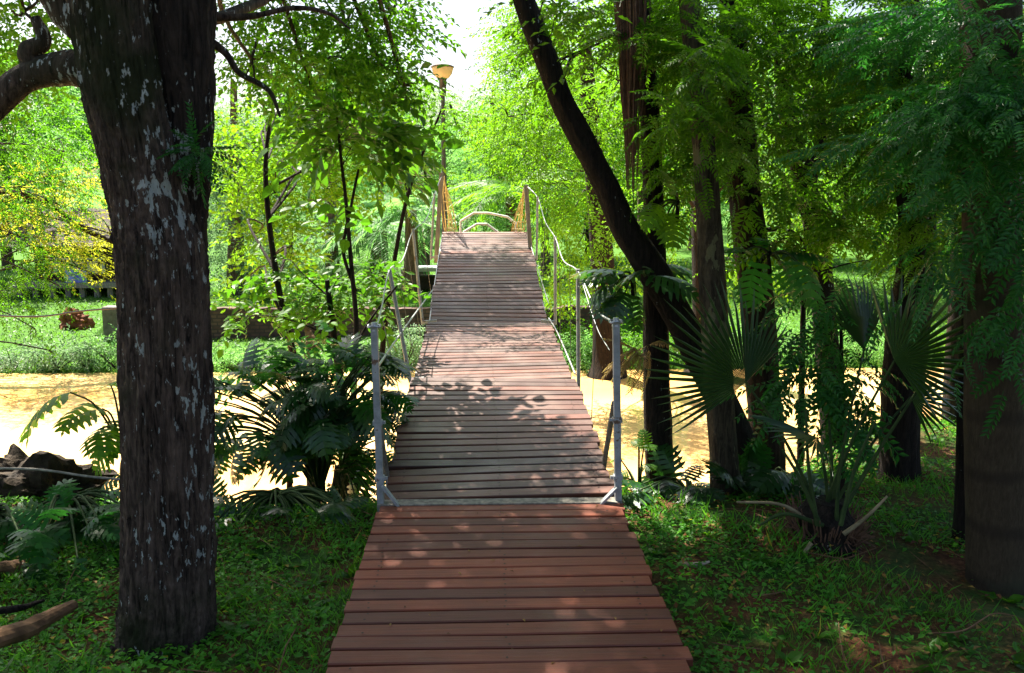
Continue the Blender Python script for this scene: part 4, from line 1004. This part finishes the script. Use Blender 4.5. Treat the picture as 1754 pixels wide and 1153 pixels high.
mb.add([[x0 - .3, 24.8, zr], [x1 + .3, 24.8, zr], [x1 + .3, 29.2, zr], [x0 - .3, 29.2, zr], [x0 - .3, 27, zr + 1.0], [x1 + .3, 27, zr + 1.0]], [[0, 1, 5, 4], [2, 3, 4, 5]]); mb.add([[x0 - .3, 24.8, zr], [x0 - .3, 29.2, zr], [x0 - .3, 27, zr + 1.0], [x1 + .3, 24.8, zr], [x1 + .3, 29.2, zr], [x1 + .3, 27, zr + 1.0]], [[0, 2, 1], [3, 4, 5]])
mb.build('roof', M['dark timber'], hs)
# washing on the railing
q = P(130, 474, 24.95); mb = MB(); rgc = np.random.default_rng(5)
gx = np.linspace(-.32, .32, 9); gz = np.linspace(.2, -.3, 7); V = np.array([[q.x + a, 24.95 + .05 * math.sin(a * 14 + b * 5), q.z + b + .03 * math.sin(a * 9)] for b in gz for a in gx])
mb.add(V, np.array([[i * 9 + j, i * 9 + j + 1, i * 9 + j + 10, i * 9 + j + 9] for i in range(6) for j in range(8)]))
tag(mb.build('cloth', M['blue cloth'], smooth=True), 'blue cloth hung over the railing of the stilt house', 'cloth')

mb = MB(); wx0, wx1 = WALLX0, WALLX1; zt0 = P(500, 528, 20).z
rgw = np.random.default_rng(6); nseg = 60; xx = np.linspace(wx0, wx1, nseg)
V = []
for x in xx:
    top = zt0 + .02 * rgw.normal(); fy = 19.93 + .012 * rgw.normal()
    V += [[x, fy, -2.1], [x, fy, top], [x, 20.22, top], [x, 20.22, -2.1]]
Fq = [[4 * i + a, 4 * i + 4 + a, 4 * i + 4 + (a + 1) % 4, 4 * i + (a + 1) % 4] for i in range(nseg - 1) for a in range(3)]
mb.add(V, Fq); mb.add([V[0], V[1], V[2], V[3]], [[0, 1, 2, 3]]); mb.add(V[-4:], [[3, 2, 1, 0]])
tag(mb.build('stone_wall', M['stonewall']), 'long low brown stone retaining wall along the far bank', 'wall')
q = P(196, 545, 19.8); mb = MB(); mb.box((q.x, 19.75, q.z - .2), (.36, .34, .95), taper=.96)
tag(mb.build('concrete_block', M['concrete block']), 'grey concrete block at the left end of the stone wall', 'block')

# picnic shelter / table near the left of the deck on the far lawn
q = P(722, 505, 23); gz_ = H(q.x, 23); tb_ = thing('picnic_table', (q.x, 23, gz_), 'tin topped dark picnic table on the far lawn beside the deck', 'table')
zt_ = P(722, 460, 23).z
mb = MB(); mb.box((q.x + .1, 23, zt_), (1.2, .8, .09)); mb.build('tabletop', M['tin roof'], tb_)
for sx in (-.45, .6):
    for sy in (-.3, .3):
        mb = MB(); mb.box((q.x + sx, 23 + sy, (zt_ - .05 + gz_ - .05) / 2), (.09, .09, zt_ - gz_)); mb.build('leg', M['timber'], tb_)
mb = MB(); mb.box((q.x + .1, 23.1, gz_ + .22), (1.0, .5, .36)); mb.build('bench', M['dark timber'], tb_)

# uprooted root clod on the far left lawn
def blob(name, loc, size, mat, seed, label, cat, rough=.25, sub=4):
    r_ = np.random.default_rng(seed); import bmesh
    bm = bmesh.new(); bmesh.ops.create_icosphere(bm, subdivisions=sub, radius=1)
    ph = r_.uniform(0, 6, 12)
    for v in bm.verts:
        c = v.co; n_ = sum(math.sin(c.x * (2 + k_ * 1.7) + ph[k_]) * math.cos(c.y * (2.3 + k_) + ph[k_ + 4]) * math.sin(c.z * (1.8 + 1.3 * k_) + ph[k_ + 8]) / (1 + .5 * k_) for k_ in range(4))
        f_ = mnoise.fractal(c * 2.2 + Vector((seed, 0, 0)), 1.0, 2.0, 5); g_ = abs(mnoise.noise(Vector((c.x * 7, c.y * 7, c.z * 1.5)) + Vector((seed, 3, 0))))
        v.co = c * (1 + rough * n_ * .6 + rough * .9 * f_ - .35 * rough * g_)
        v.co.x *= size[0]; v.co.y *= size[1]; v.co.z *= size[2]
    me = bpy.data.meshes.new(name); bm.to_mesh(me); bm.free(); me.materials.append(mat)
    o = bpy.data.objects.new(name, me); COL.objects.link(o); o.location = loc; return tag(o, label, cat)
q = P(126, 552, 21); blob('root_clod', (q.x, 21, H(q.x, 21) + .08), (.34, .26, .34), M['root clod'], 4, 'rusty orange root clod lying on the far left lawn', 'root', .5)
q = P(65, 860, 4.9); blob('rock', (q.x, 4.9, q.z), (.40, .26, .24), M['rock'], 9, 'jagged dark rock on the near bank at the left edge', 'rock', .60, 5)
q = P(135, 810, 4.7); 
# logs
def log(label, rows, Y, mat, seed, r=None):
    mb = MB(); r_ = np.random.default_rng(seed)
    tube(mb, [P(a, b, yy) for a, b, yy, c in rows], [c for *_, c in rows], 14, 26, .12, .05, r_)
    return tag(mb.build('log', mat), label, 'log')
log('split brown log lying in the grass at the lower left corner', [(-60, 1110, 2.55, .034), (40, 1080, 2.75, .031), (80, 1060, 2.86, .026), (126, 1036, 2.98, .019)], 0, M['log'], 1)
log('thin dark stick in the grass above the split log', [(-40, 1052, 2.85, .012), (30, 1042, 2.95, .012), (75, 1028, 3.05, .006)], 0, M['bark_dark'], 2)
log('pale weathered log at the left edge below the split leaves', [(-60, 985, 3.55, .05), (0, 980, 3.6, .045), (45, 968, 3.65, .03)], 0, M['log'], 3)
log('pale fallen log on the ground behind the straight black trunk', [(1560, 829, 5.3, .02), (1600, 826, 5.35, .03), (1635, 818, 5.4, .022)], 0, M['pale log'], 4)
log('long weathered branch lying behind the palm near the water', [(1470, 812, 5.6, .012), (1540, 805, 5.65, .02), (1620, 800, 5.7, .018), (1760, 790, 5.8, .02)], 0, M['log'], 5)
log('small dead stick on the grass right of the boardwalk', [(1165, 963, 3.62, .006), (1190, 968, 3.58, .012), (1215, 962, 3.6, .005)], 0, M['pale log'], 6)
log('curved pale twig on the ground in the lower right', [(1590, 1085, 2.85, .0015), (1650, 1080, 2.9, .003), (1700, 1052, 3.0, .0025), (1740, 1055, 3.0, .001)], 0, M['log'], 7)
log('reddish standing stem between the big trunk and the philodendron', [(497, 770, 5.0, .016), (497, 830, 5.0, .018), (497, 870, 5.0, .02), (497, 930, 5.0, .022)], 0, M['bark_red'], 8)
log('pale cut stump leaning on the far bank below the stone wall', [(522, 556, 19.0, .05), (530, 575, 19.0, .09), (538, 598, 18.9, .16)], 0, M['log'], 9)
# wires
mb = MB(); tube(mb, [P(-80, 538, 9), P(0, 541, 9), P(70, 542, 9), P(140, 533, 9), P(200, 528, 9), P(330, 520, 9)], [.010] * 6, 6, 30)
tag(mb.build('overhead_wire', M['black']), 'thin black wire strung over the river at far left', 'wire')
mb = MB(); tube(mb, [P(-60, 802, 4.2), P(60, 804, 4.2), P(150, 816, 4.2), P(215, 822, 4.25)], [.006] * 4, 6, 20)
tag(mb.build('ground_cable', M['timber']), 'grey cable stretched low in front of the rock', 'cable')

# ------------------------------------------------------------------ far bank shrubs
def bush(label, px_, py_, Y, rx, ry, n, mat, temps, seed, scale=1.0, name='bush', group=None):
    r_ = np.random.default_rng(seed); b = P(px_, py_, Y); g = H(b.x, Y)
    root = thing(name, (b.x, Y, g), label, 'bush', group); k_ = MPP(Y)
    mb = MB()
    for q in range(9):
        e = Vector((b.x + r_.normal(0, rx * k_ * .5), Y + r_.normal(0, .2), b.z + r_.uniform(-.5, .8) * ry * k_)); tube(mb, [Vector((b.x, Y, g - .05)), (e + Vector((b.x, Y, g))) / 2, e], [.02, .012, .004], 5, 6)
    mb.build('stem', M['bark_dark'], root)
    f = MB(); foliage(f, r_, [((b.x, Y, max(b.z, g)), (rx * k_, rx * k_ * .5, ry * k_), n * 3.2)], temps, None, scale=scale); f.build('foliage', mat, root)
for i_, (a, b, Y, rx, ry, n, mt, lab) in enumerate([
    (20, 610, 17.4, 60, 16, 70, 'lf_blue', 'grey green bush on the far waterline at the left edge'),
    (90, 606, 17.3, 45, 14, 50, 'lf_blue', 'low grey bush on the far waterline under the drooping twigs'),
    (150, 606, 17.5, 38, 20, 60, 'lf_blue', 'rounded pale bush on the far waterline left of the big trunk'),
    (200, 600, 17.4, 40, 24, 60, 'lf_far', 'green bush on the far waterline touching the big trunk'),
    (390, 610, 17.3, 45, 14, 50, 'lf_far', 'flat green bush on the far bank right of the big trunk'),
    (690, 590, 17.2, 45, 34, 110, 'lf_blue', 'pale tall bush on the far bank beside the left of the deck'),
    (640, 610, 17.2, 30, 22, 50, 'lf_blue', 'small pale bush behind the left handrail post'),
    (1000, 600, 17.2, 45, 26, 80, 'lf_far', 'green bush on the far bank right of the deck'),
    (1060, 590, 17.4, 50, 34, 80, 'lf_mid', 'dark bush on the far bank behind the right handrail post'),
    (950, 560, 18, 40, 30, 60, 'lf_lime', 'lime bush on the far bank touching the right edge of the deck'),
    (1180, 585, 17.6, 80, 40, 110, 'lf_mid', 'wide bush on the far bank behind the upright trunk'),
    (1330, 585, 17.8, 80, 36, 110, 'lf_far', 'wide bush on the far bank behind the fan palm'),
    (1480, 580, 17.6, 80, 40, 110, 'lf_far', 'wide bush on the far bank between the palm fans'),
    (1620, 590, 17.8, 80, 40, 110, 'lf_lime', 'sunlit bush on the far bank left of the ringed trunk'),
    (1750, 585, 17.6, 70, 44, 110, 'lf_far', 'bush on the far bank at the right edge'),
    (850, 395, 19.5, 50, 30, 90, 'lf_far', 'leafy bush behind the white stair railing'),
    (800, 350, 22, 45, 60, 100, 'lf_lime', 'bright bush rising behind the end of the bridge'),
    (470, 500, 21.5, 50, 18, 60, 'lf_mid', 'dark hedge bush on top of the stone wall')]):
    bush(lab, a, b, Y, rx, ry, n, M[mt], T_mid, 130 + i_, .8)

# ------------------------------------------------------------------ ground cover (nobody could count it)
rg = np.random.default_rng(200)
def scatter(n, x0, x1, y0, y1):
    x = rg.uniform(x0, x1, n); y = y0 + (y1 - y0) * rg.uniform(0, 1, n) ** 1.0
    return x, y
dm = S1c; 
def off_deck(x, y):
    cxd = A0[0] + (S1c[0] - A0[0]) * (y - A0[1]) / (S1c[1] - A0[1]); return (np.abs(x - cxd) > WD / 2 + .01) | (y > S1[1] + .1)
def patch(x, y, s=1.9, o=0): return np.sin(x * s * 1.3 + o) * np.cos(y * s + 1.3 * o) + .6 * np.sin(x * s * 2.7 + y * s * 2.1 + o)
# broad little leaves
x, y = scatter(170000, -4.2, 5.2, 2.1, 6.4); pv = patch(x, y) + rg.normal(0, .55, len(x))
keep = off_deck(x, y) & (pv > np.where(x > .6, .25 + .25 * sst(2.2, 3.4, x), -1.0)); x, y = x[keep], y[keep]
z = Hn(x, y) + rg.uniform(.004, .045, len(x)) * (1 + .6 * patch(x, y, 4, 2)); n = len(x)
a = rg.uniform(0, 6.28, n); d = np.column_stack([np.cos(a), np.sin(a), rg.normal(.15, .3, n)])
mb = MB(); mb.add(*place(leafT(.026, .017, .15, .15), np.column_stack([x, y, z]), frames(d, None, .35, rg), rg.uniform(.5, 1.35, n)))
tag(mb.build('ground_cover', M['lf_ground']), 'low clover like ground cover on both sides of the boardwalk', 'ground cover', None, 'stuff')
# grass blades
x, y = scatter(90000, -4.2, 5.2, 2.1, 6.6); pv = patch(x, y, 2.6, 3) + rg.normal(0, .5, len(x))
keep = off_deck(x, y) & (pv > np.where(x > .6, .55, -.1)); x, y = x[keep], y[keep]
hot = ((x - 1.35) ** 2 / .25 + (y - 4.2) ** 2 / .25) < 1
z = Hn(x, y) - .003; n = len(x); a = rg.uniform(0, 6.28, n)
d = np.column_stack([np.cos(a) * .5, np.sin(a) * .5, rg.uniform(.5, 1.3, n)])
mb = MB(); mb.add(*place(leafT(.075, .005, .2, .25), np.column_stack([x, y, z]), frames(d, np.column_stack([np.sin(a), -np.cos(a), 0 * a]), .2, rg), rg.uniform(.4, 1.3, n) * (1 + .5 * hot)))
tag(mb.build('grass', M['lf_ground']), 'short grass blades growing through the ground cover', 'grass', None, 'stuff')
# far lawn
x = rg.uniform(-16, 14, 60000); y = 17.2 + rg.uniform(0, 1, 60000) ** 1.6 * 18; z = Hn(x, y); ok = (y < 19.85) | (y > 20.25) | (x < WALLX0) | (x > WALLX1); x, y, z = x[ok], y[ok], z[ok]; n = len(x)
a = rg.uniform(0, 6.28, n); d = np.column_stack([np.cos(a) * .6, np.sin(a) * .6, rg.uniform(.4, 1.0, n)])
M['lf_lawn'] = leaf_mat('lawn blade', (.018, .070, .006), (.055, .145, .014), (.16, .36, .015), .32)
mb = MB(); mb.add(*place(leafT(.13, .03, .2, .25), np.column_stack([x, y, z]), frames(d, None, .3, rg), rg.uniform(.4, 1.3, n)))
tag(mb.build('lawn_grass', M['lf_lawn']), 'bright mown grass on the far bank and lawn', 'grass', None, 'stuff')
# taller weeds and twigs among the cover
x, y = scatter(420, -4.0, 4.6, 2.5, 5.6); keep = off_deck(x, y); x, y = x[keep], y[keep]; z = Hn(x, y); n = len(x)
mb = MB()
for k_ in range(3):
    q = np.arange(n) % 3 == k_; xx, yy, zz = np.repeat(x[q], 5), np.repeat(y[q], 5), np.repeat(z[q], 5); m_ = len(xx); a = rg.uniform(0, 6.28, m_)
    d = np.column_stack([np.cos(a), np.sin(a), rg.uniform(.3, 1.3, m_)])
    tp = [leafT2(.085, .032, .1, .5), leafT2(.06, .045, .1, .3), leafT2(.13, .014, .1, .8)][k_]
    mb.add(*place(tp, np.column_stack([xx, yy, zz + .005]), frames(d, None, .2, rg), rg.uniform(.5, 1.2, m_)))
tag(mb.build('weeds', M['lf_mid']), 'scattered taller weeds standing out of the ground cover', 'weeds', None, 'stuff')
mb = MB()
x, y = scatter(260, -4.0, 4.6, 2.4, 6.0); keep = off_deck(x, y); x, y = x[keep], y[keep]
for xx, yy in zip(x, y):
    a = rg.uniform(0, 6.28); ln = rg.uniform(.04, .22); c = Vector((xx, yy, H(xx, yy) + rg.uniform(.01, .04))); v = Vector((math.cos(a), math.sin(a), rg.normal(0, .12))) * ln
    tube(mb, [c - v, c + Vector(rg.normal(0, .012, 3)), c + v], [.0015, .003, .0012], 4, 5)
tag(mb.build('fallen_twigs', M['log']), 'small dry twigs lying on the ground', 'twigs', None, 'stuff')
# fallen leaves
x, y = scatter(5200, -4.0, 4.8, 2.2, 6.0); keep = off_deck(x, y) & ((x > .5) | (rg.uniform(0, 1, len(x)) < .25)); x, y = x[keep], y[keep]
z = Hn(x, y) + rg.uniform(.015, .05, len(x)); n = len(x); a = rg.uniform(0, 6.28, n); d = np.column_stack([np.cos(a), np.sin(a), rg.normal(0, .25, n)])
M['lf_fallen'] = leaf_mat('fallen leaf', (.06, .02, .008), (.26, .16, .035), (.3, .2, .03), .12, rough=.6)
mb = MB(); mb.add(*place(leafT(.045, .024, .25, .1), np.column_stack([x, y, z]), frames(d, None, .4, rg), rg.uniform(.25, .9, n)))
tag(mb.build('fallen_leaves', M['lf_fallen']), 'brown and yellow fallen leaves scattered over the grass', 'fallen leaves', None, 'stuff')
# a few leaf crumbs on the boards
x = A0[0] + rg.uniform(-.55, .55, 46); y = rg.uniform(2.4, 4.2, 46); n = 46; a = rg.uniform(0, 6.28, n); d = np.column_stack([np.cos(a), np.sin(a), 0 * a])
mb = MB(); mb.add(*place(leafT(.024, .010, .3, 0), np.column_stack([x + .02 * (y - 2), y, 0 * x + zb + .003]), frames(d, None, .1, rg), rg.uniform(.3, 1.1, n)))
tag(mb.build('leaf_litter', M['lf_fallen']), 'tiny dry leaf crumbs on the boardwalk planks', 'fallen leaves', None, 'stuff')
